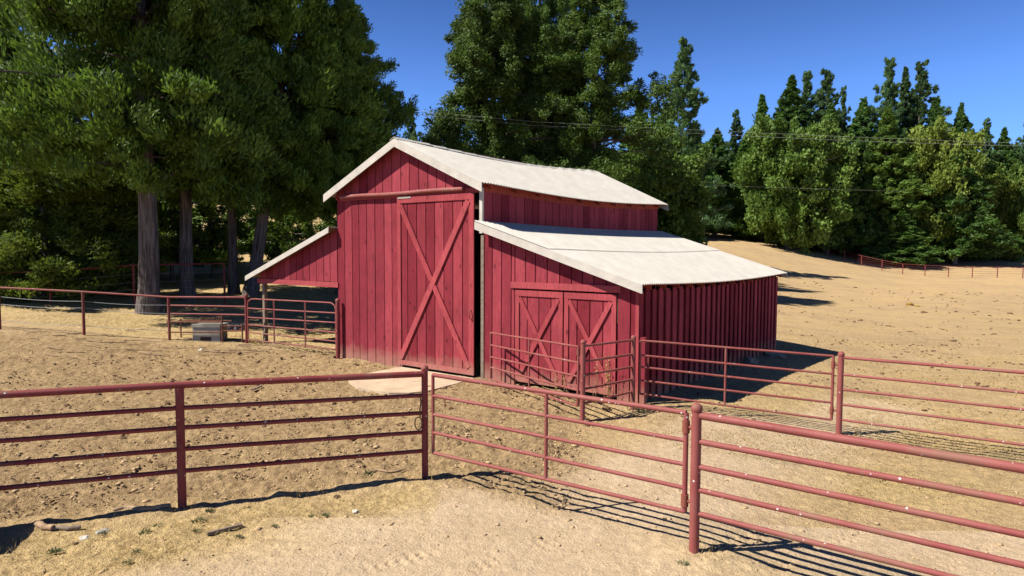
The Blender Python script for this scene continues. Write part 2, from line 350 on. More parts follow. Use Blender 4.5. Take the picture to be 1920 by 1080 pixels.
    ff = q.noise(q.co((.5, 1, 1), rot=(0, 0, -.2)), .45, 9, .8); c = q.mix(q.math('MULTIPLY', q.ramp(ff, .52, .62, 0, .45), q.math('SUBTRACT', 1., q.math('ADD', q.math('MULTIPLY', A_, .6), q.math('MULTIPLY', T_, .4)))), c, (.30, .215, .115))
    spk = q.math('MULTIPLY', q.ramp(sp, .60, .68, 0, .55), q.math('SUBTRACT', 1., q.math('MULTIPLY', T_, .8)))
    c = q.mix(spk, c, (.17, .105, .055))
    sp2 = q.noise(q.co((1, 1, 1)), 1.1, 7, .78); c = q.mix(q.ramp(sp2, .62, .70, 0, .4), c, (.24, .19, .09))
    q.color(c); hh = q.math('ADD', b3, q.math('MULTIPLY', b2, 2.)); q.bump(hh, 1.0, .04); bn = [n for n in q.n if n.type == 'BUMP'][0]; q.l.new(q.math('SUBTRACT', 1., q.math('MULTIPLY', T_, .3)), bn.inputs['Strength'])
    me.materials.append(q.m)
    o = bpy.data.objects.new('ground', me); COL.objects.link(o); tag(o, 'dry bare tan dirt yard and field with patches of golden grass', 'ground', kind='structure')
def fastmesh(name, V, Fc, k):
    me = bpy.data.meshes.new(name); me.vertices.add(len(V)); me.vertices.foreach_set('co', np.ascontiguousarray(V, dtype=np.float32).ravel())
    me.loops.add(len(Fc) * k); me.loops.foreach_set('vertex_index', np.ascontiguousarray(Fc, dtype=np.int32).ravel())
    me.polygons.add(len(Fc)); me.polygons.foreach_set('loop_start', np.arange(0, len(Fc) * k, k, dtype=np.int32))
    me.polygons.foreach_set('loop_total', np.full(len(Fc), k, np.int32)); me.update(calc_edges=True); return me
build_ground()
# ------------------------------------------------------------------ barn
W1, W2, L = 6.10, 4.68, 10.87; OF, OB = .355, .46
def sag(t, a): return -a * math.sin(math.pi * min(max(t / L, 0), 1))
def zridge(t): return 6.74 + .014 * t + sag(t, .17)
def zeave(t): return 5.26 + .006 * t + sag(t, .15)
def zwing(t): return 2.74 - .003 * t + sag(t, .09)
def zjoin(t): return 4.26 + sag(t, .05)
def mslope(s, t, off=0):                     # main roof height at s
    e0, e1 = -.28, W1 + .28; m = W1 / 2; h = abs(s - m) / (m - e0); return zridge(t) * (1 - h) + zeave(t) * h + off
def wslope(s, t, off=0): h = (s - W1) / (W2 + .25); return zjoin(t) * (1 - h) + zwing(t) * h + off
LS = -4.95
def lslope(s, t, off=0): h = -s / (-LS); return (4.22 + sag(t, .05)) * (1 - h) + (2.50 + sag(t, .05)) * h + off
barn = tag(empty('barn', BO, 0), 'old red board barn with cream metal roofs and lean-tos on both sides', 'barn')
def Bb(name, mb, mat, parent=barn):
    o = mb.build(name, mat, None)
    return put(o, parent)
def put(o, parent):                          # mesh coordinates are world ones; every parent sits at the barn origin or below it
    me = o.data
    base = BO
    me.transform(Matrix.Translation(-base)); o.parent = parent; return o
def board_wall_front(mb, s0, s1, zbot, ztopf, t=0, wd=.37, th=.035, gap=.028, jit=.006, zb_fn=None):
    s = s0
    while s < s1 - .02:
        wdt = min(wd * random.uniform(.9, 1.12), s1 - s)
        if s1 - (s + wdt) < .06: wdt = s1 - s
        a, b = s + gap / 2, s + wdt - gap / 2; j = random.uniform(0, jit)
        zb = zbot if zb_fn is None else zb_fn((a + b) / 2)
        zb += random.uniform(-.01, .01)
        pts = [bw(a, t - th - j, zb), bw(b, t - th - j, zb), bw(b, t - th - j, ztopf(b)), bw(a, t - th - j, ztopf(a))]
        if a < W1 / 2 < b and ztopf(W1 / 2) > ztopf(a) and ztopf(W1/2) > ztopf(b): pts.insert(3, bw(W1 / 2, t - th - j, ztopf(W1 / 2)))
        mb.prism(pts, BV * th); s += wdt
def gsk(s, t): p = bw(s, t); return gz(p.x, p.y) - .06
# front wall of the tall bay
m = MB(); board_wall_front(m, 0, 3.02, 0, lambda s: min(5.16, mslope(s, 0, -.05)), zb_fn=lambda s: gsk(s, 0))
m.box(bw(0, 0.0, -.1), BU * 3.0, BV * .04, Vector((0, 0, 5.0)), .1)
Bb('front_wall', m, M['red'])
m = MB(); board_wall_front(m, -.0, W1, 5.16, lambda s: mslope(s, 0, -.05), t=-.012)
m.prism([bw(.02, 0.0, 5.06), bw(W1 - .02, 0.0, 5.06), bw(W1 - .02, 0, mslope(W1, 0, -.1)), bw(W1 / 2, 0, mslope(W1 / 2, 0, -.1)), bw(.02, 0, mslope(0, 0, -.1))], BV * .04, .2)
Bb('gable', m, M['red'])
# rear wall and side walls of the tall bay
m = MB(); board_wall_front(m, 0, W1, -.1, lambda s: mslope(s, L, -.08), t=L + .03); Bb('rear_wall', m, M['red'])
def side_wall(mb, s, t0, t1, zb, ztf, wd=.36, th=.035, gap=.026, out=1, relief=.005):
    t = t0; k = 0
    while t < t1 - .02:
        wdt = min(wd * random.uniform(.85, 1.15), t1 - t); a, b = t + gap / 2, t + wdt - gap / 2; j = random.uniform(0, relief); k += 1
        x0 = s + (out * j); zz = zb(t) if callable(zb) else zb
        pts = [bw(x0, a, zz), bw(x0, b, zz), bw(x0, b, ztf(b)), bw(x0, a, ztf(a))]
        mb.prism(pts, BU * (out * th)); t += wdt
m = MB(); side_wall(m, W1, 0, L, lambda t: zjoin(t) - .03, lambda t: mslope(W1, t, -.12))
m.box(bw(W1 - .05, 0.05, 4.0), BU * .04, BV * (L - .1), Vector((0, 0, 1.0)), .1)
Bb('upper_side_wall', m, M['red'])
m = MB(); side_wall(m, 0, 0.02, L, -.1, lambda t: mslope(0, t, -.12), out=-1); Bb('left_side_wall', m, M['red'])
# interior posts seen through the gap beside the door
m = MB()
for tt in (1.5, 3.5, 5.5): m.box(bw(W1 - .2, tt, 0), BU * .15, BV * .15, Vector((0, 0, 4.1)))
Bb('inside_post', m, M['wood'])
m = MB()
for zz in (.55, 1.2, 1.8, 2.3, 2.75): m.box(bw(W1 - .12, 1.4, zz), BU * .03, BV * 6, Vector((0, 0, .06)))
Bb('inside_rail', m, M['wood'])
# right lean-to
wl = W1 + .06
def wing_top(s): return wslope(s, 0, -.09)
m = MB()
board_wall_front(m, wl, 7.24, 0, wing_top, wd=.335, gap=.030, zb_fn=lambda s: gsk(s, 0))
board_wall_front(m, 7.24, 10.25, 2.50, wing_top, wd=.335, gap=.030)
board_wall_front(m, 10.25, W1 + W2, 0, wing_top, wd=.30, gap=.030, zb_fn=lambda s: gsk(s, 0))
m.prism([bw(wl, 0, -.1), bw(7.24, 0, -.1), bw(7.24, 0, 2.5), bw(10.25, 0, 2.5), bw(10.25, 0, -.1), bw(10.76, 0, -.1), bw(10.76, 0, wslope(10.76, 0, -.15)), bw(wl, 0, wslope(wl, 0, -.15))], BV * .03, .1)
Bb('lean_to_front_wall', m, M['red'])
m = MB(); t = 0; k = 0
while t < L:                                  # board over board relief on the shaded long wall
    wd_ = random.uniform(.17, .21)
    x0 = W1 + W2; pr = .0 if k % 2 == 0 else .06
    b = min(t + wd_, L); g_ = gsk(x0, t) - .05
    zt = zwing(t) - (.10 if k % 2 else .17) + random.uniform(-.02, .02)
    ta, tb = (t, b) if pr else (t - .03, b + .03); ta = max(ta, 0); tb = min(tb, L); pr = .052 if pr else 0
    m.prism([bw(x0 + pr, ta, g_), bw(x0 + pr, tb, g_), bw(x0 + pr, tb, zt), bw(x0 + pr, ta, zt)], BU * (.034 if pr else .027)); t = b; k += 1
m.box(bw(W1 + W2 - .03, 0, -.25), BU * .025, BV * L, Vector((0, 0, 2.75)), .1)
Bb('lean_to_side_wall', m, M['red'])
m = MB(); board_wall_front(m, W1, W1 + W2, -.1, lambda s: wslope(s, L, -.1), t=L + .03); Bb('lean_to_rear_wall', m, M['red'])
m = MB(); m.box(bw(W1 + W2 - .06, -.055, -.12), BU * .085, BV * .02, Vector((0, 0, zwing(0) + .02)), .3); Bb('corner_board', m, M['red_trim'])
# corner post by the sliding door
m = MB(); m.box(bw(W1 - .04, -.075, 3.95), BU * .10, BV * .07, Vector((0, 0, 1.22)), .4); Bb('corner_board', m, M['cream'])
m = MB(); m.box(bw(W1 + .0, -.06, -.05), BU * .10, BV * .16, Vector((0, 0, 3.95)), .6); Bb('door_post', m, M['wood'])
# left lean-to: open front with boarded gable on a beam
m = MB(); board_wall_front(m, -4.45, -.02, 2.44, lambda s: lslope(s, 0, -.06), wd=.36); Bb('lean_to_gable', m, M['red'])
m = MB(); m.box(bw(-4.62, -.075, 2.26), BU * 4.66, BV * .07, Vector((0, 0, .17)), .9); Bb('lean_to_beam', m, M['red_trim'])
for tt in (0.05, 3.6, 7.2, 10.7):
    m = MB(); g_ = gsk(-4.45, tt); m.box(bw(-4.5, tt, g_), BU * .13, BV * .13, Vector((0, 0, lslope(-4.4, tt, -.12) - g_))); Bb('lean_to_post', m, M['wood'])
m = MB()
for tt in (3.6, 7.2, 10.7): m.box(bw(-4.6, tt, 2.2), BU * 4.55, BV * .05, Vector((0, 0, .14)))
m.box(bw(-4.52, .1, 2.25), BU * .05, BV * 10.7, Vector((0, 0, .14))); Bb('lean_to_rail', m, M['wood'])
# roofs: corrugated sheets as geometry
def corr(name, sa, sb, fn, lift, t0=-OF, t1=L + OB, per=.115, amp=.016, rows=6, mat=None, edge=None):
    n = int((t1 - t0) / per * 6); T = np.linspace(t0, t1, n + 1); S = np.linspace(sa, sb, rows + 1); vs = []; th = .006
    for lay in (0, 1):
        for s in S:
            for t in T: vs.append(bw(s, t, fn(s, t) + lift + amp * math.sin(2 * math.pi * t / per) - lay * th))
    m_ = MB(); nn = n + 1; fs = []; Bq = (rows + 1) * nn
    flip = sb < sa
    for i in range(rows):
        for j in range(n):
            a = i * nn + j; f = (a, a + nn, a + nn + 1, a + 1); fs.append(f[::-1] if flip else f); g = tuple(Bq + k for k in f); fs.append(g if flip else g[::-1])
    for j in range(n):
        a = rows * nn + j; fs.append((a, a + Bq, a + Bq + 1, a + 1)); fs.append((j, j + 1, j + 1 + Bq, j + Bq))
    for i in range(rows):
        a = i * nn; fs.append((a, a + nn, a + nn + Bq, a + Bq)); a += n; fs.append((a, a + Bq, a + nn + Bq, a + nn))
    m_.add(vs, fs, .5); return Bb(name, m_, mat or M['roof'])
corr('roof', W1 / 2, W1 + .28, mslope, .02)
corr('roof', W1 / 2, -.28, mslope, .02)
corr('lean_to_roof', W1 + .03, W1 + 2.45, wslope, .034)
corr('lean_to_roof', W1 + 2.40, W1 + W2 + .25, wslope, .010)
corr('lean_to_roof', -.02, LS, lslope, .02)
m = MB()                                     # ridge cap
for i in range(16):
    t0 = -OF - .02 + i * (L + OF + OB + .04) / 16; t1 = t0 + (L + OF + OB + .04) / 16
    for sg in (-1, 1):
        m.prism([bw(W1 / 2, t0, zridge(t0) + .055), bw(W1 / 2 + sg * .17, t0, mslope(W1 / 2 + .17, t0) + .045), bw(W1 / 2 + sg * .17, t0, mslope(W1 / 2 + .17, t0) + .035), bw(W1 / 2, t0, zridge(t0) + .042)], bw(0, t1) - bw(0, t0), .4)
Bb('ridge_cap', m, M['roof'])
def rake(name, s0, s1, fn, t, drop=.23, th=.028, mat=None):
    m_ = MB(); m_.prism([bw(s0, t, fn(s0, t, .004)), bw(s1, t, fn(s1, t, .004)), bw(s1, t, fn(s1, t, -drop)), bw(s0, t, fn(s0, t, -drop))], BV * th, .7)
    return Bb(name, m_, mat or M['cream'])
rake('rake_board', W1 / 2 - .002, -.28, mslope, -OF - .01); rake('rake_board', W1 / 2 + .002, W1 + .28, mslope, -OF - .01)
rake('lean_to_rake_board', W1 + .03, W1 + W2 + .25, wslope, -OF - .01, .20)
rake('lean_to_rake_board', -.04, LS, lslope, -OF - .01, .16)
rake('rear_rake_board', W1 / 2 - .002, -.28, mslope, L + OB - .02); rake('rear_rake_board', W1 / 2 + .002, W1 + .28, mslope, L + OB - .02)
rake('rear_rake_board', W1 + .03, W1 + W2 + .25, wslope, L + OB - .02, .14); rake('rear_rake_board', -.04, LS, lslope, L + OB - .02, .14)
# brown sheathing edge above the left rakes
m = MB(); 
for s0, s1, fn in ((W1 / 2, -.28, mslope), (-.04, LS, lslope)):
    m.prism([bw(s0, -OF + .02, fn(s0, 0, -.012)), bw(s1, -OF + .02, fn(s1, 0, -.012)), bw(s1, -OF + .02, fn(s1, 0, -.04)), bw(s0, -OF + .02, fn(s0, 0, -.04))], BV * (L + OF + OB - .05), .5)
Bb('roof_sheathing', m, M['brownwood'])
m = MB(); nseg = 12
for s0, s1, fn in ((W1 / 2 + .05, W1 + .24, mslope), (W1 + .05, W1 + W2 + .21, wslope)):
    for i in range(nseg):
        t0 = -OF + .02 + i * (L + OF + OB - .04) / nseg; t1 = -OF + .02 + (i + 1) * (L + OF + OB - .04) / nseg
        vs = [bw(s0, t0, fn(s0, t0, -.012)), bw(s1, t0, fn(s1, t0, -.012)), bw(s1, t1, fn(s1, t1, -.012)), bw(s0, t1, fn(s0, t1, -.012))]
        vs += [v - Vector((0, 0, .022)) for v in vs]
        m.add(vs, [(0, 1, 2, 3), (7, 6, 5, 4), (0, 4, 5, 1), (1, 5, 6, 2), (2, 6, 7, 3), (3, 7, 4, 0)], .5)
Bb('roof_sheathing', m, M['rafter'])
def rafters(s_in, s_out, fn, ts, h=.12):
    for t in ts:
        m_ = MB(); m_.prism([bw(s_in, t, fn(s_in, t, -.036)), bw(s_out, t, fn(s_out, t, -.036)), bw(s_out, t, fn(s_out, t, -.036 - h)), bw(s_in, t, fn(s_in, t, -.036 - h))], BV * .05)
        Bb('rafter_tail', m_, M['rafter'])
rafters(W1 - .2, W1 + .23, mslope, [.1 + i * 1.16 for i in range(10)], .11)
rafters(W1 + W2 - .2, W1 + W2 + .21, wslope, [.15 + i * .81 for i in range(14)], .11)
rafters(-.0, -.24, mslope, [.1 + i * 1.5 for i in range(8)])
m = MB()                                     # fascia plate under the main eave
for i in range(10):
    t0 = i * L / 10; t1 = (i + 1) * L / 10
    vs = [bw(W1 + .032, t0, mslope(W1, t0, -.30)), bw(W1 + .032, t1, mslope(W1, t1, -.30)), bw(W1 + .032, t1, mslope(W1, t1, -.10)), bw(W1 + .032, t0, mslope(W1, t0, -.10))]
    m.prism(vs, BU * .02, .5)
Bb('eave_plate', m, M['rafter'])
# sliding door
def zb(s0, s1, z0, z1, t, th, m_, rnd=None): m_.box(bw(s0, t - th, z0), BU * (s1 - s0), BV * th, Vector((0, 0, z1 - z0)), rnd)
def diag(m_, a, b, wd, t, th, rnd=None):     # board from a=(s,z) to b in the plane of the front
    a = Vector(a); b = Vector(b); d = (b - a).normalized(); n = Vector((-d.y, d.x)) * (wd / 2)
    m_.prism([bw(p.x, t - th, p.y) for p in (a + n, a - n, b - n, b + n)], BV * th, rnd)
DS0, DS1, DZ0, DZ1 = 2.95, 5.90, .07, 5.03; DT = -.085
m = MB(); s = DS0
while s < DS1 - .02:
    wd_ = min(.362 * random.uniform(.93, 1.07), DS1 - s)
    if DS1 - s - wd_ < .12: wd_ = DS1 - s
    zb(s + .014, s + wd_ - .014, DZ0, DZ1, DT, .028 + random.uniform(0, .005), m); s += wd_
zb(DS0 + .01, DS1 - .01, DZ0 + .01, DZ1 - .01, DT + .022, .02, m, .1)
door = Bb('sliding_door', m, M['red_door'])
FT = DT - .034
m = MB(); zb(DS0 - .02, DS1 + .02, DZ1 - .16, DZ1 + .01, FT, .03, m); zb(DS0 - .02, DS1 + .02, DZ0, DZ0 + .14, FT, .03, m)
zb(DS0 - .02, DS0 + .12, DZ0 + .142, DZ1 - .162, FT, .028, m); zb(DS1 - .16, DS1 + .02, DZ0 + .142, DZ1 - .162, FT, .028, m); Bb('door_frame', m, M['red_trim'], door)
m = MB(); diag(m, (DS0 + .10, DZ0 + .20), (DS1 - .18, DZ1 - .2), .17, FT - .001, .045); Bb('cross_brace', m, M['red_trim'], door)
m = MB(); c_ = Vector(((DS0 + DS1) / 2 - .04, (DZ0 + DZ1) / 2))
a_ = Vector((DS0 + .12, DZ1 - .22)); b_ = Vector((DS1 - .16, DZ0 + .2)); d_ = (b_ - a_).normalized()
diag(m, a_, c_ - d_ * .1, .17, FT, .042); diag(m, c_ + d_ * .1, b_, .17, FT, .042); Bb('cross_brace', m, M['red_trim'], door)
m = MB(); m.tube([bw(DS1 - .07, FT - .03, 1.62), bw(DS1 - .07, FT - .10, 1.65), bw(DS1 - .07, FT - .10, 1.83), bw(DS1 - .07, FT - .03, 1.86)], .014, 6); Bb('door_handle', m, M['hinge'], door)
m = MB(); m.box(bw(DS0 + .02, FT - .045, DZ1 - .03), BU * .55, BV * .012, Vector((0, 0, .05))); Bb('hanger_plate', m, M['grey_concrete'], door)
m = MB(); m.box(bw(.2, -.085, 5.05), BU * 5.85, BV * .04, Vector((0, 0, .13)), .5); Bb('track_board', m, M['red_trim'])
m = MB(); m.tube([bw(.35 + i * .52, -.15, 5.165 + .012 * math.sin(i)) for i in range(11)], .062, 10, .8); Bb('door_track', m, M['pipe'])
# double doors of the right lean-to
m = MB(); m.box(bw(7.14, -.085, 2.52), BU * 3.2, BV * .05, Vector((0, 0, .16)), .9); Bb('door_header', m, M['red_trim'])
def ldoor(s0, s1, z0, z1):
    m_ = MB(); s_ = s0; wd = (s1 - s0) / 4
    for i in range(4): zb(s_ + .014, s_ + wd - .014, z0 + random.uniform(0, .02), z1, -.004, .028, m_); s_ += wd
    zb(s0 + .01, s1 - .01, z0 + .03, z1 - .01, .02, .015, m_, .1)
    d = Bb('double_door_leaf', m_, M['red_door']); T_ = -.034
    m_ = MB(); zb(s0, s1, z1 - .15, z1, T_, .028, m_); zb(s0, s1, z0 + .02, z0 + .16, T_, .028, m_)
    zb(s0, s0 + .12, z0 + .162, z1 - .152, T_, .026, m_); zb(s1 - .12, s1, z0 + .162, z1 - .152, T_, .026, m_); Bb('door_frame', m_, M['red_trim'], d)
    m_ = MB(); diag(m_, (s0 + .14, z0 + .2), (s1 - .14, z1 - .19), .115, T_ - .001, .04); Bb('cross_brace', m_, M['red_trim'], d)
    m_ = MB(); a = Vector((s0 + .14, z1 - .19)); b = Vector((s1 - .14, z0 + .2)); c0 = (a + b) / 2; dd = (b - a).normalized()
    diag(m_, a, c0 - dd * .08, .115, T_, .037); diag(m_, c0 + dd * .08, b, .115, T_, .037); Bb('cross_brace', m_, M['red_trim'], d)
ldoor(7.27, 8.74, .06, 2.47); ldoor(8.78, 10.22, .06, 2.47)
# no separate floor inside: plain earth is the ground sheet itself
# concrete apron
m = MB(); pts = [(-4.35, 17.5), (-4.1, 18.5), (-3.3, 19.6), (-1.0, 17.85), (-1.35, 17.3), (-2.05, 16.25), (-2.5, 16.0), (-3.0, 16.0), (-3.9, 16.6)]
m.prism([Vector((x, y, -.05)) for x, y in pts], Vector((0, 0, .075)))
tag(m.build('concrete_apron', M['concrete']), 'pale concrete slab half buried in dirt before the tall sliding door', 'slab', kind='structure')
# ------------------------------------------------------------------ fences and gates
def wob(a, b, n, amp=.004):
    amp *= .35
    a = Vector(a); b = Vector(b); out = []
    for i in range(n + 1):
        p = a.lerp(b, i / n)
        if 0 < i < n: p = p + Vector((random.uniform(-1, 1), random.uniform(-1, 1), random.uniform(-1, 1))) * amp
        out.append(p)
    return out
def post(parent, p, h, r=.052, ball=None, mat='pipe', sink=.25, lean=(0, 0)):
    m_ = MB(); q0 = local(parent, p); m_.tube([q0 - Vector((0, 0, sink)), q0 + Vector((lean[0] * .5, lean[1] * .5, h * .5)), q0 + Vector((lean[0], lean[1], h))], r, 14)
    o = m_.build('post', M[mat], parent)
    if ball:
        m2 = MB(); m2.ball(q0 + Vector((lean[0], lean[1], h + ball * .55)), ball, 16, 10); m2.build('post_cap', M['pipe'], o)
    return o
def rail(parent, a, b, r=.030, mat='pipe', n=14, amp=.004, name='rail'):
    m_ = MB(); m_.tube(wob(local(parent, a), local(parent, b), n, amp), r, 10); return m_.build(name, M[mat], parent)
def V3(p, z): return Vector((p.x, p.y, z))
# A: near left fence ------------------------------------------------
P_m = P340 + A_dir * 3.35; P_m2 = P340 + A_dir * 6.7
fa = tag(empty('pipe_fence', P800), 'dark red five-rail pipe fence at lower left with shaded side towards the camera', 'fence')
z8 = [at(800, y, P800.y).z for y in (701, 741, 774, 810, 845)]; z3 = [at(340, y, P340.y).z for y in (722, 765, 802, 842, 883)]
top8 = at(800, 695, P800.y).z
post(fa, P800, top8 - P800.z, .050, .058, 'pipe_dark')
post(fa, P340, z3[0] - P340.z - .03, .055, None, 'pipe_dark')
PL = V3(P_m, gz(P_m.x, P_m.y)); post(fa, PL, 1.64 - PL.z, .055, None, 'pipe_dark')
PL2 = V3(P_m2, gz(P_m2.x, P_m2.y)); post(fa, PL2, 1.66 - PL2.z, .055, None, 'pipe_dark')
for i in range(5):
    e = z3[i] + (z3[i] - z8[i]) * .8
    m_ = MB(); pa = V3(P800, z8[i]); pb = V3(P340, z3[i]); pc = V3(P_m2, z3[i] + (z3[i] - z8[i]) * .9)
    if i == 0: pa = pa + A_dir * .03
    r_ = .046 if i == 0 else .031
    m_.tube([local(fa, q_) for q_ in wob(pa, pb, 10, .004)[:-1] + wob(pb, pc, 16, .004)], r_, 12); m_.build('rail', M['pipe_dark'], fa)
# small latch chain hanging by the gate end
m_ = MB(); c0 = V3(P800, z8[1] - .02) + Vector((-.06, -.06, 0))
m_.tube([c0 + Vector((.01 * math.sin(i * 1.3), .012 * math.cos(i * 2), -.06 * i)) for i in range(6)], .012, 6)
lp = [c0 + Vector((-.03 - .055 * math.sin(i / 10 * 2 * math.pi), 0, -.30 - .10 * (1 - math.cos(i / 10 * 2 * math.pi)))) for i in range(11)]
m_.tube(lp, .009, 6)
tag(m_.build('latch_chain', M['rope']), 'rusty chain loop hanging from the post beside the near gate', 'chain')
# C: near right fence -----------------------------------------------
zc = [at(1318, y, P1303.y).z for y in (778, 827, 874, 917.5, 961.5)]
zr = [CAMH + ray(1920, y)[2] / ray(1920, y)[1] * 5.72 for y in (879, 942, 1002, 1058)]; zr.append(zr[-1] - (zr[2] - zr[3]))
PR = Vector((ray(1920, 900)[0] / ray(1920, 900)[1] * 5.72, 5.72, 0)); cdir = (PR - V3(P1303, 0)); PC = V3(P1303, 0) + cdir * 1.55
fc = tag(empty('pipe_fence', P1303), 'faded pink-red five-rail pipe fence in the lower right corner, splashed with white', 'fence')
post(fc, P1303, at(1303, 772, P1303.y).z - P1303.z, .058, .067, 'pipe')
pce = V3(PC, gz(PC.x, PC.y)); post(fc, pce, 1.62, .058, .067, 'pipe')
for i in range(5):
    a = V3(P1303, zc[i]); b = a + (Vector((PR.x, PR.y, zr[i])) - a) * 1.55
    rail(fc, a, b, .045 if i == 0 else (.034, .033, .031, .030)[i - 1], 'pipe', 18, .004)
# gates --------------------------------------------------------------
def gate(name, label, free, hinge, zf, zh, mids, r=.024, postp=None, rT=None, stubs=(), mat='pipe'):
    g = tag(empty(name, V3(hinge, 0)), label, 'gate')
    hz = lambda p, z: local(g, V3(p, z))
    m_ = MB(); m_.tube([hz(free, zf[0] + .0), hz(free, zf[-1])], r * 1.0, 10); m_.build('end_pipe', M[mat], g)
    m_ = MB(); m_.tube([hz(hinge, zh[0]), hz(hinge, zh[-1])], r * 1.25, 10); m_.build('hinge_pipe', M[mat], g)
    for i in range(len(zf)):
        m_ = MB(); rr_ = (rT or r) if i == 0 else r; m_.tube(wob(hz(free, zf[i]), hz(hinge, zh[i]), 12, .004), rr_, 10); m_.build('rail', M[mat], g)
    for k in mids:
        p = free.lerp(hinge, k); za = zf[0] + (zh[0] - zf[0]) * k; zb_ = zf[-1] + (zh[-1] - zf[-1]) * k
        m_ = MB(); m_.tube([hz(p, za), hz(p, zb_)], r, 10); m_.build('upright', M[mat], g)
    if postp is not None:
        for z in stubs:
            m_ = MB(); m_.tube([hz(hinge, z - .07), hz(hinge, z + .07)], r * 1.75, 12)
            m_.tube([hz(hinge, z), hz(postp, z)], r * .85, 8); m_.build('hinge', M['hinge'], g)
    return g
dg = (P800 - P1303); dg.z = 0; dg.normalize(); pg = Vector((dg.y, -dg.x, 0))
h1 = V3(P1303, 0) + dg * .13; 
h1 = Vector((ray(1285, 870)[0] / ray(1285, 870)[1] * (P1303.y + .08), P1303.y + .08, 0))
f1 = Vector((ray(812, 780)[0] / ray(812, 780)[1] * (P800.y - .06), P800.y - .06, 0))
zf = [at(812, y, f1.y).z for y in (703, 742, 777, 811, 849)]; zh = [at(1285, y, h1.y).z for y in (774, 826, 871, 915, 959)]
gate('pipe_gate', 'long pink-red five-rail gate between the two nearest ball-topped posts', f1, h1, zf, zh, [.515], .025, V3(P1303, 0), .031, (at(1285, 800, h1.y).z, at(1285, 938, h1.y).z))
m_ = MB(); p_ = f1.lerp(h1, .06); z_ = zf[1] + (zh[1] - zf[1]) * .06; m_.tube([V3(p_, z_), V3(p_, z_ - .13)], .009, 6)
tag(m_.build('latch_pin', M['hinge']), 'short iron pin hanging under the second rail of the near gate', 'pin')
P1575 = V3(at(1573, 800, 13.55), 0); P1575.z = gz(P1575.x, P1575.y)
P1088 = G(1092, 791); P1188 = G(1186, 769)
P1188 = V3(at(1186, 769, 14.55), 0); P1188.z = gz(P1188.x, P1188.y)
h2 = V3(at(1561, 720, 13.62), 0); f2 = V3(at(1200, 700, 14.62), 0)
zf = [at(1200, y, f2.y).z for y in (638.5, 666, 688, 713, 738)]; zh = [at(1561, y, h2.y).z for y in (667.5, 701, 728, 755, 787)]
g2 = gate('pipe_gate', 'five-rail pipe gate in front of the barn shadow, hinged on the far ball-topped post', f2, h2, zf, zh, [.46], .023, V3(P1575, 0), None, (at(1561, 684, h2.y).z, at(1561, 769, h2.y).z))
m_ = MB(); p_ = f2.lerp(h2, .045); m_.tube([local(g2, V3(p_, zf[1])), local(g2, V3(p_, zf[2]))], .014, 8); m_.build('latch_rod', M['pipe'], g2)
# E: right fence -----------------------------------------------------
pe = V3(at(1920, 780, 11.6), 0); edir = pe - V3(P1575, 0)
fe = tag(empty('pipe_fence', P1575), 'five-rail pink-red pipe fence running off the right edge at mid height', 'fence')
post(fe, P1575, at(1576, 668, P1575.y).z - P1575.z, .058, .067, 'pipe')
ze = [at(1580, y, P1575.y).z for y in (670, 702, 730, 758, 786.5)]; ze2 = [at(1920, y, 11.6).z for y in (699, 736.5, 768, 802, 834)]
for i in range(5):
    a = V3(P1575, ze[i]); b = a + (V3(pe, ze2[i]) - a) * 1.9; rail(fe, a, b, .031 if i == 0 else .026, 'pipe', 16)
pz = V3(P1575, 0) + edir * 1.9; pz.z = gz(pz.x, pz.y); post(fe, pz, 1.62, .058, .067, 'pipe')
# G: short fence, F: small gate against the barn ----------------------
fg = tag(empty('pipe_fence', P1088), 'short sunlit length of pipe fence joining two ball-topped posts beside the barn corner', 'fence')
post(fg, P1088, at(1090, 645, P1088.y).z - P1088.z, .052, .060, 'pipe'); post(fg, P1188, at(1187, 636, P1188.y).z - P1188.z, .052, .060, 'pipe')
za = [at(1095, y, P1088.y).z for y in (649, 678, 704, 730, 757)]; zb2 = [at(1186, y, P1188.y).z for y in (637.5, 664, 687.5, 711, 734)]
for i in range(5): rail(fg, V3(P1088, za[i]), V3(P1188, zb2[i]), .026, 'pipe', 6)
m = MB(); cp = bw(W1 + W2 + .10, -.12); m.box(V3(cp, gz(cp.x, cp.y) - .2) , BU * .12, BV * .12, Vector((0, 0, 1.75)))
tag(m.build('gate_post', M['red']), 'square dark red timber post at the barn corner behind the round post', 'post')
ff = V3(bw(6.50, -.16), 0); ff = V3(at(920, 660, 17.35), 0); hf = V3(at(1084, 700, P1088.y + .04), 0)
zf = [at(920, y, ff.y).z for y in (624, 647, 669, 688.6, 711)]; zh = [at(1084, y, hf.y).z for y in (650, 680, 706, 732, 761)]
gate('pipe_gate', 'pink-red five-rail gate swung open against the lean-to double doors', ff, hf, zf, zh, [.50], .023, V3(P1088, 0), None, (at(1084, 660, hf.y).z, at(1084, 752, hf.y).z))
# H: bow gate at the left lean-to -------------------------------------
PH1 = V3(at(634, 670, 21.45), 0); PH1.z = gz(PH1.x, PH1.y); PH0 = V3(at(463, 646, 24.1), 0); PH0.z = gz(PH0.x, PH0.y)
fi = tag(empty('pipe_fence', PH0), 'old rusty-red pipe and wire fence running left from the bow gate past the trees', 'fence')
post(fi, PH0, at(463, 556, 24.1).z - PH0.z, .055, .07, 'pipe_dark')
gp_ = tag(empty('gate_post', PH1), 'round red pipe post with ball cap at the left corner of the barn front', 'post')
m_ = MB(); hp = at(634, 566, 21.45).z - PH1.z; m_.tube([Vector((0, 0, -.2)), Vector((0, 0, hp))], .062, 14); m_.build('pipe', M['pipe_dark'], gp_)
m_ = MB(); m_.ball((0, 0, hp + .04), .075); m_.build('post_cap', M['pipe'], gp_)
gh = tag(empty('bow_gate', V3(PH0, 0)), 'six-rail farm gate with rounded corners closing the left lean-to', 'gate')
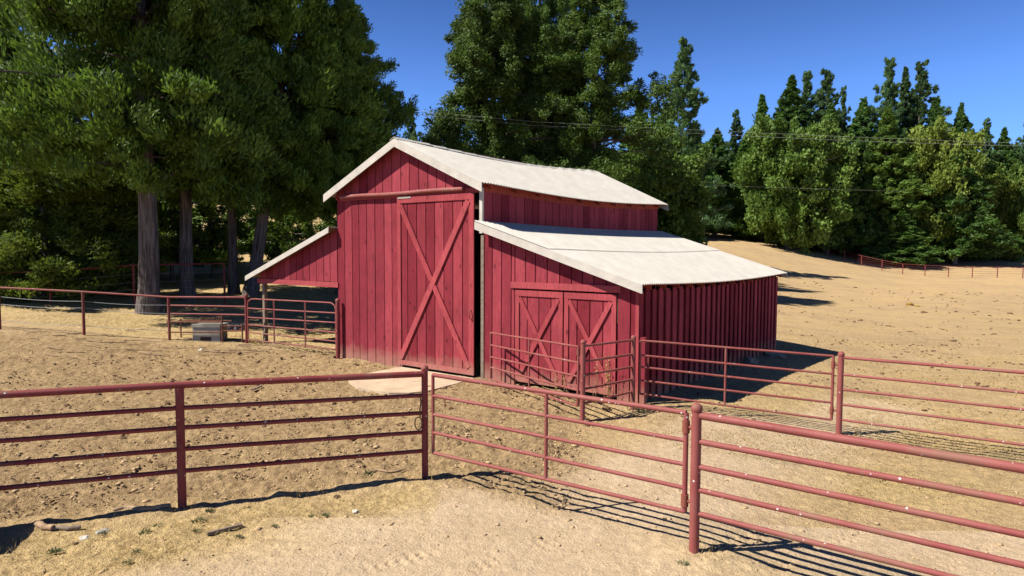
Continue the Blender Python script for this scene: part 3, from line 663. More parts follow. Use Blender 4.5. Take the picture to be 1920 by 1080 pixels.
gl = V3(at(465, 600, 24.0), 0); gr = V3(at(630, 620, 21.6), 0)
yl = (560, 578, 595, 609, 623, 637); yr = (568, 587, 605, 623, 640, 655)
zl = [at(465, y, 24.0).z for y in yl]; zrr = [at(630, y, 21.6).z for y in yr]
lg = lambda p, z: local(gh, V3(p, z))
def along(k, z): return lg(gl.lerp(gr, k), z)
def zz(k, i): return zl[i] + (zrr[i] - zl[i]) * k
m_ = MB(); path = [along(0, zz(0, 5)), along(0, zz(0, 0) - .22), along(.008, zz(0, 0) - .09), along(.045, zz(0, 0) - .005)]
path += [along(k, zz(k, 0)) for k in (.1, .3, .5, .7, .9)] + [along(.955, zz(1, 0) - .01), along(.992, zz(1, 0) - .09), along(1, zz(1, 0) - .22), along(1, zz(1, 5))]
m_.tube(path, .026, 10); m_.build('gate_frame', M['pipe'], gh)
for i in range(1, 6):
    m_ = MB(); m_.tube([along(0, zz(0, i)), along(.5, zz(.5, i)), along(1, zz(1, i))], .024, 8); m_.build('rail', M['pipe'], gh)
for k in (.32, .675):
    m_ = MB(); o_ = Vector((-.02, -.035, 0)); m_.box(along(k, zz(k, 5)) + o_, Vector((.05, 0, 0)), Vector((0, .02, 0)), Vector((0, 0, zz(k, 0) - zz(k, 5)))); m_.build('upright', M['pipe'], gh)
# I: fence to the left ---------------------------------------------------
pI = []
for px, Y, yb, yt in ((318, 24.4, 640, 557), (158, 23.9, 632, 547), (0, 24.2, 622, 539)):
    p = V3(at(px, yb, Y), 0); p.z = gz(p.x, p.y); zt = at(px, yt, Y).z; pI.append((p, zt)); post(fi, p, zt - p.z, .05, None, 'pipe_dark')
p = pI[2][0] * 2 - pI[1][0]; p.z = gz(p.x, p.y); pI.append((p, pI[2][1] + .2)); post(fi, p, 1.75, .05, None, 'pipe_dark')
ztop0 = at(463, 557.5, 24.1).z; path = [V3(PH0, ztop0)] + [V3(p, zt) for p, zt in pI]
m_ = MB(); m_.tube([local(fi, q_) for q_ in path], .034, 10); m_.build('rail', M['pipe'], fi)
for ya, yb in ((575, 572.5), (590.5, 588)): rail(fi, V3(PH0, at(463, ya, 24.1).z), V3(pI[0][0], at(318, yb, 24.4).z), .03, 'pipe', 8)
for ys in ((572, 565, 556), (588, 577.5, 570), (619, 610.5, 600)):
    pts = [V3(pI[i][0], at((318, 158, 0)[i], ys[i], pI[i][0].y).z) for i in range(3)]; pts.append(pts[2] * 2 - pts[1])
    full = []
    for a, b in zip(pts[:-1], pts[1:]):
        for k in range(8): full.append(a.lerp(b, k / 8) + Vector((0, 0, -.05 * math.sin(math.pi * k / 8))))
    m_ = MB(); m_.tube([local(fi, q_) for q_ in full], .009, 5); m_.build('cable', M['wire'], fi)
# J: rear left fence ---------------------------------------------------
fj = tag(empty('pipe_fence', V3(at(93, 574, 31), gz(at(93, 574, 31).x, 31))), 'single-rail dark red pipe fence at far left against the bushy cedar', 'fence')
pj = []
for px, Y, yt in ((-60, 30, 513), (93, 31, 509), (250, 32.5, 497), (420, 35, 494)):
    p = V3(at(px, yt, Y), 0); zt = at(px, yt, Y).z; p.z = gz(p.x, p.y); pj.append(V3(p, zt)); post(fj, p, zt - p.z, .055, None, 'pipe_dark')
m_ = MB(); m_.tube([local(fj, q_) for q_ in pj], .038, 8); m_.build('rail', M['pipe_dark'], fj)
for dz_ in (.45, .85, 1.2):
    m_ = MB(); m_.tube([local(fj, q_ - Vector((0, 0, dz_))) for q_ in pj], .006, 4); m_.build('cable', M['wire'], fj)
# K: far fence in the field ---------------------------------------------
far = [(1528, 467, 118), (1556, 468, 114), (1584, 471, 109), (1616, 479, 105), (1655, 488, 102), (1694, 495, 100), (1736, 497, 99), (1780, 498.5, 98), (1825, 499.5, 97.5), (1872, 500.5, 97), (1920, 501.5, 96), (1970, 502, 95), (2022, 503, 94)]
p0 = GA(1694, 100); fk = tag(empty('pipe_fence', p0), 'long low red pipe fence curving along the far edge of the field', 'fence')
pk = []
for px, yt, Y in far:
    p = GA(px, Y); zt = max(at(px, yt, Y).z, p.z + 1.15); zt = min(zt, p.z + 1.6); pk.append((p, zt)); post(fk, p, zt - p.z, .06, None, 'pipe_dark')
for k in range(5):
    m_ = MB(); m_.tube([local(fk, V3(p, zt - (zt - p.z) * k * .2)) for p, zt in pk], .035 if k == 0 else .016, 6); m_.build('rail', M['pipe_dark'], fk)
# ------------------------------------------------------------------ waterer and rusty feeder behind the left fence
pw = V3(at(394, 640, 24.6), 0); pw.z = gz(pw.x, pw.y)
wt = tag(empty('waterer', pw), 'squat grey concrete livestock waterer with a dark slot at its foot', 'waterer')
m_ = MB(); m_.box((-.5, -.3, -.1), (1.0, 0, 0), (0, .65, 0), (0, 0, .62)); m_.build('body', M['grey_concrete'], wt)
m_ = MB(); m_.box((-.53, -.33, .523), (1.06, 0, 0), (0, .71, 0), (0, 0, .10)); m_.build('lid', M['grey_concrete'], wt)
m_ = MB(); m_.box((-.22, -.304, .02), (.40, 0, 0), (0, .01, 0), (0, 0, .14)); m_.build('slot', M['inner'], wt)  # dark plate on the face; the opening's inner shade is its colour
fd = tag(empty('feeder_rack', pw), 'low rusty pipe feeder frame with slanted bars above the grey waterer', 'feeder')
X0 = at(322, 600, 24.5).x - pw.x; X1 = at(424, 600, 24.5).x - pw.x; X2 = at(461, 600, 24.5).x - pw.x
def fz(y, Y=24.5): return at(394, y, Y).z - pw.z
def bar(x0, x1, z, y=-.45, r=.025, name='rail'): m_ = MB(); m_.tube([(x0, y, z), (x1, y, z)], r, 8); m_.build(name, M['rust'], fd)
bar(X0, X1, fz(602)); bar(X0, X1, fz(621)); bar(X1, X2, fz(609)); bar(X1, X2, fz(618)); bar(X0, X1, fz(604), .4)
for x_, y1_, y2_ in ((X0 + .08, -.45, 600), (X0 + .08, .4, 600), (X1, -.45, 590), (X2, -.45, 605)):
    m_ = MB(); m_.tube([(x_, y1_, -.05), (x_, y1_, fz(y2_))], .028, 8); m_.build('leg', M['rust'], fd)
for i in range(9):
    x_ = X1 - .08 - i * .095; m_ = MB(); m_.tube([(x_, -.42, fz(603)), (x_ - .12, .05, fz(596))], .016, 6); m_.build('slanted_bar', M['rust'], fd)
lb = ['small grey plastic bucket in the rusty feeder tray, beside the waterer', 'small grey plastic bucket in the middle of the rusty feeder tray', 'small grey plastic bucket at the right end of the rusty feeder tray']
m_ = MB(); m_.box((X1 + .03, -.43, fz(619)), (X2 - X1 - .06, 0, 0), (0, .6, 0), (0, 0, .03)); m_.build('tray', M['rust'], fd)
bk = None
for i in range(3):
    p = pw + Vector((X1 + .17 + i * .24, -.15, fz(619) + .03))
    m_ = MB(); m_.tube([(0, 0, 0), (0, 0, .2)], [.075, .10], 12); 
    b_ = tag(empty('bucket', p), lb[i], 'bucket', 'buckets on the feeder tray'); 
    if bk is None:
        bk = m_.build('tub', M['bucket'], b_); m_ = MB(); m_.tube([(.1 * math.cos(a), 0, .2 + .09 * math.sin(a)) for a in np.linspace(0, math.pi, 9)], .006, 5); hk = m_.build('handle', M['bucket'], b_)
    else:
        for s_ in (bk, hk): c_ = s_.copy(); COL.objects.link(c_); c_.parent = b_
# ------------------------------------------------------------------ trees
rng = np.random.default_rng(5)
def leaf_mesh(name, C, D, Lh, Wh, rnd, mat, N0=None):
    n = len(C); D = D / np.linalg.norm(D, axis=1, keepdims=True)
    N = rng.normal(size=(n, 3))
    if N0 is not None: N = N * .38 + N0
    Wv = np.cross(D, N); Wv /= np.linalg.norm(Wv, axis=1, keepdims=True) + 1e-9
    Lh = Lh[:, None]; Wh = Wh[:, None]
    V = np.stack([C - D * Lh, C + Wv * Wh - D * Lh * .1, C + D * Lh, C - Wv * Wh - D * Lh * .1], 1).reshape(-1, 3)
    me = fastmesh(name, V, np.arange(4 * n).reshape(-1, 4), 4)
    a = me.attributes.new('rnd', 'FLOAT', 'FACE'); a.data.foreach_set('value', rnd.astype(np.float32)); me.materials.append(mat); return me
def prof_cedar(t): return np.minimum(1, .72 + 1.3 * t) * np.clip(1 - t, 0, 1) ** .5
def prof_fir(t): return np.clip(1 - t, .02, 1) ** .85
def prof_pine(t): return np.clip(1 - t, .03, 1) ** .6 * (.75 + .25 * np.sin(t * 40))
def prof_oak(t): return np.sqrt(np.clip(1 - (2 * t * .93 - .85) ** 2, .02, 1))
def make_tree(name, H, zc, Rr, prof, nb, ncl, nleaf, clr, leaf, mat, elev=(.1, .6), updir=.5, trunk_r=.35, lump=.35, droop=.0, fork=False, inner=.3, lean=0, limbs=True, topd=.05, tip=.55):
    az = rng.uniform(0, 2 * np.pi, nb); t = rng.uniform(0, 1, nb * 4); pr = prof(t); t = t[rng.uniform(0, 1, len(t)) < (pr / pr.max()) ** .8 + topd][:nb]; nb = len(t); az = az[:nb]
    hh = zc + t * (H - zc)
    lumpf = 1 + lump * (fbm(az * 1.3 + 5, t * 6, int(rng.integers(99)), 2) - .5) * 2 + rng.uniform(-.12, .12, nb)
    Ln = Rr * prof(t) * lumpf; el = rng.uniform(elev[0], elev[1], nb) * (0.4 + .6 * t)
    s = inner + (1 - inner) * rng.uniform(0, 1, (nb, ncl)) ** .6
    ox = np.cos(az)[:, None]; oy = np.sin(az)[:, None]
    rad = Ln[:, None] * s
    side = rng.normal(0, 1, (nb, ncl)) * Ln[:, None] * .10 * (1.3 - s)
    cx = rad * ox - side * oy; cy = rad * oy + side * ox
    cz = hh[:, None] + rad * np.sin(el)[:, None] - droop * rad * s + rng.normal(0, clr * .35, (nb, ncl)) - (1 - t[:, None]) * 0
    C0 = np.stack([cx, cy, cz], -1).reshape(-1, 3); od = np.stack([ox + 0 * s, oy + 0 * s, 0 * s], -1).reshape(-1, 3)
    csz = clr * rng.uniform(.6, 1.25, len(C0)) * (tip + (1 - tip) * np.repeat(prof(t) / max(pr.max(), 1e-3), ncl)) 
    crnd = rng.uniform(0, 1, len(C0)); cdir = od * rng.uniform(.3, .9, (len(C0), 1)) + np.array([0, 0, 1]) * updir + rng.normal(0, .35, (len(C0), 3))
    C = np.repeat(C0, nleaf, 0); off = rng.normal(0, 1, C.shape); off /= np.linalg.norm(off, axis=1, keepdims=True) + 1e-9
    off *= (rng.uniform(0, 1, (len(C), 1)) ** .45) * np.repeat(csz, nleaf)[:, None] * np.array([1, 1, .8])
    C = C + off; C[:, 0] += lean * np.clip(C[:, 2] / H, 0, 1)
    D = np.repeat(cdir, nleaf, 0) + off / clr * .5 + rng.normal(0, .45, C.shape)
    lh = leaf[0] * rng.uniform(.6, 1.3, len(C)) * .5; wh = leaf[1] * rng.uniform(.6, 1.3, len(C)) * .5
    rn = np.clip(.6 * np.repeat(crnd, nleaf) + .4 * rng.uniform(0, 1, len(C)), 0, 1)
    Nn = off / np.repeat(csz, nleaf)[:, None] + np.repeat(od, nleaf, 0) * .45 + np.array([0, 0, .35]); Nn /= np.linalg.norm(Nn, axis=1, keepdims=True) + 1e-9
    crown = leaf_mesh(name + '_crown', C, D, lh, wh, rn, mat, Nn)
    m_ = MB(); n_ = 14; pts = []; rs = []
    for i in range(n_ + 1):
        k = i / n_; pts.append((lean * k + .12 * math.sin(k * 9) * (k > .03) * trunk_r, .1 * math.cos(k * 7) * trunk_r, -.4 + (H * .97 + .4) * k)); rs.append(trunk_r * ((1 - k) ** .8 * .92 + .02) * (1.35 if i == 0 else 1))
    pts.insert(1, (0, 0, .25)); rs.insert(1, trunk_r * 1.12)
    m_.tube(pts, rs, 14)
    if limbs:
        step = max(1, nb // 110)
        for i in range(0, nb, step):
            L_ = Ln[i] * .85; r0 = max(.012 * L_, .012) * (1 if not fork else 1.3); z0 = hh[i]; bx = lean * z0 / H
            a = Vector((bx, 0, z0)); e = Vector((bx + L_ * math.cos(az[i]), L_ * math.sin(az[i]), z0 + L_ * math.sin(el[i]) - droop * L_ * .8)); mid = a.lerp(e, .5) + Vector((0, 0, .06 * L_))
            m_.tube([a, mid, e], [r0 * 1.6, r0, r0 * .4], 4, caps=False)
    me = m_.build('trunk', M['bark']); tm = me.data; bpy.data.objects.remove(me)
    return tm, crown
TREES = {}
def tree(kind, name, pos, label, cat='tree', group=None, sc=(1, 1, 1), rz=0, crown_mat=None):
    tm, cm = TREES[kind]; e = empty(name, pos, rz); e.scale = sc; tag(e, label, cat, group)
    for nm, me in (('trunk', tm), ('crown', cm)):
        o = bpy.data.objects.new(nm, me); COL.objects.link(o); o.parent = e
        if nm == 'crown' and crown_mat:
            o.material_slots[0].link = 'OBJECT'; o.material_slots[0].material = M[crown_mat]
    return e
TREES['cedar_a'] = make_tree('cedar_a', 21, 6.0, 6.3, prof_cedar, 330, 8, 76, .62, (.28, .095), M['cedar'], (-.25, .35), 1.0, .52, .7, .09, True)
TREES['cedar_b'] = make_tree('cedar_b', 19, 5.3, 5.2, prof_cedar, 280, 7, 76, .60, (.30, .10), M['cedar'], (-.25, .4), 1.0, .40, .7, .10)
TREES['cedar_low'] = make_tree('cedar_low', 13, .2, 5.6, prof_cedar, 320, 7, 76, .62, (.28, .10), M['cedar_lit'], (-.1, .5), .8, .35, .6, .05)
TREES['cedar_thin'] = make_tree('cedar_thin', 9, .9, 3.6, prof_cedar, 60, 6, 50, .50, (.28, .10), M['cedar'], (-.2, .5), .5, .14, .7, .05)
TREES['mid_a'] = make_tree('mid_a', 24, 5.5, 5.2, prof_cedar, 330, 8, 88, .62, (.26, .10), M['cedar_mid'], (-.3, .4), -.1, .45, .9, .16)
TREES['mid_b'] = make_tree('mid_b', 24, 4.5, 4.8, prof_cedar, 290, 8, 88, .64, (.26, .10), M['cedar_mid'], (-.3, .5), .0, .45, 1.0, .13)
TREES['fir'] = make_tree('fir', 20, 1.0, 3.8, prof_fir, 520, 6, 24, .40, (.42, .16), M['fir'], (-.15, .3), .25, .28, .5, .12, topd=.35, tip=.12)
TREES['pine'] = make_tree('pine', 20, 3.0, 3.6, prof_pine, 330, 5, 30, .36, (.42, .08), M['pine'], (.0, .45), .9, .22, .7, 0, inner=.2, topd=.45, tip=.25)
TREES['fir_b'] = make_tree('fir_b', 20, 1.5, 4.4, prof_fir, 400, 6, 30, .58, (.46, .19), M['fir'], (-.2, .35), .3, .28, .7, .10, topd=.2, tip=.15)
TREES['oak_a'] = make_tree('oak_a', 12, .4, 5.6, prof_oak, 230, 6, 60, .95, (.42, .27), M['oak'], (-.1, .5), .2, .3, .8, .0)
TREES['oak_b'] = make_tree('oak_b', 12, 1.2, 5.0, prof_oak, 210, 6, 60, 1.0, (.42, .27), M['oak'], (-.1, .6), .2, .3, .9, .0)
def tz(px, Y): return GA(px, Y)
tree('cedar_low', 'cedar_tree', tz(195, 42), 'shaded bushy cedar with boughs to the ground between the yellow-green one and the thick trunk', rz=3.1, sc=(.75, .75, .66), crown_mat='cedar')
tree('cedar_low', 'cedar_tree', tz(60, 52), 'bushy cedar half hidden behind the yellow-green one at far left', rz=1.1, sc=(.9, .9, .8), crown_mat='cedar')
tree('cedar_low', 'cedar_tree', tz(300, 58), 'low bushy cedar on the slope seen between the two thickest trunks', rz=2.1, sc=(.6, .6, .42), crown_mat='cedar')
# big cedars at left
tree('cedar_a', 'cedar_tree', tz(277, 31), 'huge dark cedar with thick grooved grey trunk forking low, left of the barn', rz=1.0, sc=(1, 1, 1.05))
tree('cedar_b', 'cedar_tree', tz(350, 36), 'dark cedar whose shaded trunk stands just right of the thick grooved one', rz=2.2, sc=(1.0, 1.0, 1.15))
tree('cedar_a', 'cedar_tree', tz(437, 39), 'dark cedar with slim pale trunk, left one of the V-shaped pair', rz=3.9, sc=(.62, .62, .95))
tree('cedar_b', 'cedar_tree', tz(468, 38.5), 'dark cedar with right-leaning trunk, right one of the V-shaped pair', rz=0.4, sc=(1.05, 1.05, 1.12)).rotation_euler = (0, R(9), .4)
tree('cedar_a', 'cedar_tree', tz(640, 41), 'dark cedar rising directly behind the left slope of the barn roof', rz=5.1, sc=(.72, .72, .86))
tree('cedar_b', 'cedar_tree', tz(-70, 45), 'dark cedar at the left edge of the photo whose crown fills the corner', rz=4.0, sc=(1.35, 1.35, 1.35))
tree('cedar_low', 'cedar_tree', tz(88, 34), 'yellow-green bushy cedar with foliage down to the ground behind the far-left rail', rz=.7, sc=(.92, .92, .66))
tree('cedar_low', 'cedar_tree', tz(725, 62), 'small green cedar peeping between the big dark cedars and the tall middle pair', rz=2.7, sc=(.62, .62, .85))
for i, (px, Y, lb_) in enumerate(((398, 46, 'thin shaded young cedar left of the V-shaped trunks'), (375, 60, 'thin young cedar farther up the slope between the shaded trunk and the V-shaped pair'), (470, 64, 'thin young cedar on the golden slope framed by the V-shaped trunks'), (322, 44, 'thin shaded young cedar just right of the thick grooved trunk'), (520, 50, 'thin young cedar right of the V-shaped trunks, above the left lean-to roof'), (585, 47, 'thin young cedar whose boughs hang by the left wall of the tall barn bay'), (225, 46, 'thin shaded young cedar just left of the thick grooved trunk'))):
    tree('cedar_thin', 'young_cedar', tz(px, Y), lb_, sc=(1.1, 1.1, .95 + .1 * (i % 2)), rz=i * 1.3)
# the low fork of the thick trunk
for e_ in [o for o in bpy.data.objects if str(o.get('label', '')).startswith('huge dark cedar')]:
    for (dx, dz, zz0) in ((1.5, .9, 6.3), (-1.0, .9, 6.4)):
        m_ = MB(); a = Vector((0, -.15, zz0 - .5)); m_.tube([a, a + Vector((dx * .35, -.2, dz * .25)), a + Vector((dx * .75, -.35, dz * .55)), a + Vector((dx * 1.3, -.5, dz * 1.1))], [.17, .13, .10, .05], 9); m_.build('limb', M['bark'], e_)
# tall middle pair
tree('mid_a', 'cedar_tree', tz(925, 47), 'tall olive-green cedar left of the middle pair, above the barn ridge', rz=.5, sc=(.96, .96, 1.0))
tree('mid_b', 'cedar_tree', tz(1108, 47), 'tall ragged cedar right of the middle pair with its reddish trunk showing', rz=2.0, sc=(.94, .94, .93))
tree('cedar_a', 'cedar_tree', tz(1010, 56), 'blackish cedar filling the gap between the tall middle pair', rz=2.5, sc=(.66, .66, 1.5))
tree('pine', 'pine_tree', tz(1277, 79), 'tall thin see-through pine at the right shoulder of the middle cedars', rz=0, sc=(1.35, 1.35, 1.27))
tree('pine', 'pine_tree', tz(772, 110), 'small faraway pine in the sky gap left of the middle cedars', rz=1, sc=(.8, .8, 1.0))
tree('oak_a', 'broadleaf_tree', tz(812, 75), 'bright green leafy tree low in the gap behind the barn ridge', rz=1, sc=(.62, .62, .98))
tree('oak_b', 'broadleaf_tree', tz(1215, 66), 'dark leafy tree behind the rear end of the main barn roof', rz=3, sc=(.85, .85, 1.0), crown_mat='cedar')
tree('oak_a', 'broadleaf_tree', tz(1000, 64), 'dark leafy tree low between the two middle trunks', rz=4.2, sc=(.9, .9, .85), crown_mat='cedar')
tree('oak_b', 'broadleaf_tree', tz(1130, 72), 'dark leafy tree behind the reddish trunk over the barn roof', rz=5.5, sc=(1., 1., .9), crown_mat='cedar')
# wood to the right: (px, distance, pixel of the top, kind, width scale, label, material)
wood = [
 (1298, 120, 225, 'fir_b', 1.3, 'dark shaggy fir under the see-through pine', None),
 (1340, 124, 240, 'fir_b', 1.5, 'dark conifer right of the see-through pine', None),
 (1375, 132, 205, 'pine', 1.1, 'small pointed pine at the left end of the far treeline', None),
 (1398, 124, 245, 'fir_b', 1.5, 'dull green shaggy fir at the left end of the far wood', 'fir'),
 (1422, 126, 176, 'fir', 1.6, 'narrow pointed fir left of the tallest fir group', None),
 (1476, 126, 140, 'fir', 2.2, 'broad tall fir over the rounded light green tree', None),
 (1505, 132, 133, 'pine', 1.6, 'pine between the broad tall fir and the lacy pine', None),
 (1541, 130, 131, 'pine', 1.8, 'lacy pine on the skyline right of the broad tall fir', None),
 (1572, 134, 163, 'pine', 1.0, 'short pine on the skyline between the two pine groups', None),
 (1610, 128, 182, 'fir_b', 1.6, 'blunt dark fir between the two skyline pine groups', None),
 (1657, 130, 108, 'pine', 1.7, 'leftmost of the three tall skyline pines at right', None),
 (1686, 134, 124, 'fir', 1.5, 'middle one of the three tall skyline pines at right', 'pine'),
 (1714, 131, 115, 'pine', 1.9, 'rightmost and widest of the three tall skyline pines at right', None),
 (1745, 127, 180, 'fir_b', 1.6, 'dark fir on the slope below the tall skyline pines', None),
 (1792, 128, 192, 'fir_b', 1.25, 'broad conifer stepping down right of the skyline pines', None),
 (1840, 132, 223, 'pine', 1.2, 'small pine alone in the sky near the right edge', None),
 (1873, 132, 238, 'fir', 1.5, 'dark pointed fir near the right edge', None),
 (1918, 132, 222, 'pine', 1.4, 'pine cut by the right edge of the photo', None),
 (1475, 112, 225, 'oak_a', 1.18, 'large rounded light green leafy tree nearest the field', 'oak'),
 (1425, 122, 260, 'fir_b', 1.3, 'dark green fir left of the rounded light green one', 'fir'),
 (1550, 117, 195, 'fir_b', 1.6, 'tall green fir right of the rounded light green tree', None),
 (1610, 119, 250, 'fir_b', 1.25, 'deep green shaggy tree in the middle of the wood', 'fir'),
 (1655, 119, 200, 'fir_b', 1.7, 'tall olive-green fir beneath the tall skyline pines', 'oak'),
 (1735, 120, 235, 'oak_b', 1.1, 'yellow-green broad leafy tree at the right of the wood', 'oak_gold'),
 (1690, 112, 395, 'fir_b', 1.2, 'low bright fir reaching down to the far fence', 'fir'),
 (1790, 117, 240, 'fir_b', 1.6, 'dark fir where the wood meets the far fence', 'fir'),
 (1850, 121, 330, 'oak_b', .95, 'yellowish leafy tree near the right edge of the wood', 'oak_gold'),
 (1905, 120, 300, 'oak_a', .95, 'olive leafy tree cut by the right edge', 'oak'),
]
for i, (px, Y, yt, kd, ws, lb_, mt) in enumerate(wood):
    p = tz(px, Y); Ht = at(px, yt, Y).z - p.z; base = TREES[kd][1]; H0 = {'oak_a': 12.5, 'oak_b': 12.8}.get(kd, 20.3); kz = Ht / H0
    s_ = ws * {'oak_a': 1.05, 'oak_b': 1.1, 'pine': 1.05}.get(kd, 1.05)
    tree(kd, {'pine': 'pine_tree', 'fir': 'fir_tree', 'fir_b': 'fir_tree'}.get(kd, 'broadleaf_tree'), p, lb_, group='trees of the far wood', sc=(s_, s_, kz), rz=i * 1.7, crown_mat=mt)
# filler trees standing deeper in the wood, told apart by nothing
rs_ = random.Random(3)
for i, px in enumerate(list(range(1250, 2080, 36)) + list(range(700, 1240, 60))):
    Y = rs_.uniform(138, 150) if px > 1240 else rs_.uniform(95, 115)
    yt = rs_.uniform(262, 300) if px > 1240 else rs_.uniform(268, 310)
    p = tz(px, Y); Ht = at(px, yt, Y).z - p.z; kd = ['fir_b', 'oak_a', 'fir'][i % 3]; H0 = 12.5 if kd == 'oak_a' else 20.3
    tree(kd, 'background_tree', p, 'dark green tree deep in the shade of the wood behind', group='trees deep in the wood', sc=(1.25, 1.25, Ht / H0), rz=i * 2.1, crown_mat='fir')
# off-frame wood on the left slope whose crowns close the horizon
for i, px in enumerate((-60, 30, 110, 190, 270, 360, 450, 540, 620, 690)):
    p = tz(px, 150 + 9 * (i % 3)); tree(['fir_b', 'oak_a'][i % 2], 'background_tree', p, 'dark tree on the golden hill seen in scraps behind the big cedars', group='trees on the hill behind the cedars', sc=(1.2, 1.2, .8 if i % 2 == 0 else 1.3), rz=i)
tree('fir_b', 'fir_tree', tz(1243, 118), 'dark fir filling the notch between the ragged middle cedar and the see-through pine', sc=(1.6, 1.6, 1.15), rz=2)
tree('fir_b', 'fir_tree', tz(1196, 110), 'dark fir directly behind the far end of the upper barn roof', sc=(1.5, 1.5, 1.1), rz=4)
# pale house glimpsed through the cedars
ph = tz(325, 100); hs = tag(empty('house', ph, R(12)), 'white house glimpsed through a gap between the big cedar trunks', 'house')
m_ = MB(); m_.box((-6, -3, -2), (12, 0, 0), (0, 6, 0), (0, 0, 4.6)); m_.build('wall', M['white'], hs)
m_ = MB(); m_.prism([(-6.5, -3.5, 2.6), (-6.5, 3.5, 2.6), (-6.5, 0, 4.8)], (13, 0, 0)); m_.build('roof', M['greyroof'], hs)
for x_ in (-4, -.5, 3):
    m_ = MB(); m_.box((x_, -3.04, .4), (1.3, 0, 0), (0, .06, 0), (0, 0, 1.3)); m_.build('window', M['glass'], hs)
# ------------------------------------------------------------------ power lines
def wire(label, pts, r=.02):
    full = []
    for a, b in zip(pts[:-1], pts[1:]):
        a = Vector(a); b = Vector(b)
        for k in range(13): full.append(a.lerp(b, k / 12))
    m_ = MB(); m_.tube(full, r, 5); tag(m_.build('power_line', M['wire']), label, 'power line', 'overhead power lines')
def wpt(px, py, Y): return at(px, py, Y)
wire('upper of the two close power lines crossing in front of the middle cedars', [wpt(x, y, 44 if x > 800 else 66) for x, y in ((640, 197), (815, 211), (1000, 228), (1200, 239), (1400, 248), (1600, 257), (1840, 266), (2100, 272))], .008)
wire('lower of the two close power lines crossing in front of the middle cedars', [wpt(x, y, 44.3 if x > 800 else 66) for x, y in ((640, 203), (815, 218), (1000, 235), (1200, 245), (1400, 255), (1600, 264), (1840, 272), (2100, 277))], .008)
wire('single faint power line low across the wood right of the barn roof', [wpt(x, y, 60 + (x - 1100) * .03) for x, y in ((1100, 337), (1200, 343), (1340, 348), (1500, 353), (1700, 359))], .008)
# ------------------------------------------------------------------ litter and small things
def lump_mesh(name, sub, mat, seed, sc=(1, 1, .6)):
    import bmesh
    bm = bmesh.new(); bmesh.ops.create_icosphere(bm, subdivisions=sub, radius=1); rr = random.Random(seed)
    for v in bm.verts:
        k = 1 + .35 * (rr.random() - .5) * 2; v.co = Vector((v.co.x * sc[0], v.co.y * sc[1], v.co.z * sc[2])) * k
    me = bpy.data.meshes.new(name); bm.to_mesh(me); bm.free(); me.materials.append(mat); return me
def scatter_lumps(name, label, cat, P, S, mat, seed):
    rr = np.random.default_rng(seed); t = (1 + 5 ** .5) / 2
    iv = np.array([(-1, t, 0), (1, t, 0), (-1, -t, 0), (1, -t, 0), (0, -1, t), (0, 1, t), (0, -1, -t), (0, 1, -t), (t, 0, -1), (t, 0, 1), (-t, 0, -1), (-t, 0, 1)]) / 1.9
    fv = np.array([(0, 11, 5), (0, 5, 1), (0, 1, 7), (0, 7, 10), (0, 10, 11), (1, 5, 9), (5, 11, 4), (11, 10, 2), (10, 7, 6), (7, 1, 8), (3, 9, 4), (3, 4, 2), (3, 2, 6), (3, 6, 8), (3, 8, 9), (4, 9, 5), (2, 4, 11), (6, 2, 10), (8, 6, 7), (9, 8, 1)])
    n = len(P); a = rr.uniform(0, 6.28, n); ca, sa = np.cos(a), np.sin(a)
    v = iv[None] * rr.uniform(.7, 1.3, (n, 12, 1)); sx = rr.uniform(.8, 1.8, n)[:, None]; v = v * np.array([1, 1, .6]); v[..., 0] *= sx
    x = v[..., 0] * ca[:, None] - v[..., 1] * sa[:, None]; y = v[..., 0] * sa[:, None] + v[..., 1] * ca[:, None]
    V = np.stack([x, y, v[..., 2]], -1) * S[:, None, None] + P[:, None, :]
    Fc = (fv[None] + (np.arange(n) * 12)[:, None, None]).reshape(-1, 3)
    me = fastmesh(name, V.reshape(-1, 3), Fc, 3); me.materials.append(mat); o = bpy.data.objects.new(name, me); COL.objects.link(o); tag(o, label, cat, kind='stuff')
rg = np.random.default_rng(11)
def pts_region(n, rmin, rmax, amin, amax, accept):
    r = np.exp(rg.uniform(math.log(rmin), math.log(rmax), n * 3)); a = rg.uniform(R(amin), R(amax), n * 3); x = r * np.sin(a); y = r * np.cos(a)
    s = (x - BO.x) * BU.x + (y - BO.y) * BU.y; t = (x - BO.x) * BV.x + (y - BO.y) * BV.y
    ok = accept(x, y) & ~((s > -.1) & (s < 10.9) & (t > -.15) & (t < L + .2)); x = x[ok][:n]; y = y[ok][:n]
    return x, y, gz0(x, y)
cl = lambda x, y: vnoise(x * 1.2, y * 1.2, 77) * .6 + vnoise(x * 4, y * 4, 78) * .4
def acc_cor(x, y): c, t_, g_ = masks(x, y); return (c > .5) & (rg.uniform(0, 1, len(x)) < np.clip((cl(x, y) - .42) * 4, .04, 1))
x, y, z = pts_region(3000, 8.5, 26, -42, 12, acc_cor); S = np.exp(rg.normal(math.log(.014), .5, len(x))) * np.clip(y / 13, .8, 1.6); scatter_lumps('manure_clods', 'dark manure clods strewn over the corral dirt', 'clods', np.stack([x, y, z + .006], 1), S, M['clod'], 1)
x, y, z = pts_region(5200, 7.5, 26, -42, 40, lambda x, y: (masks(x, y)[0] > .4) | (rg.uniform(0, 1, len(x)) < .10)); S = np.exp(rg.normal(math.log(.013), .45, len(x))); scatter_lumps('dirt_clods', 'tan dirt clods and crumbs on the yard', 'clods', np.stack([x, y, z + .004], 1), S, M['clodtan'], 2)
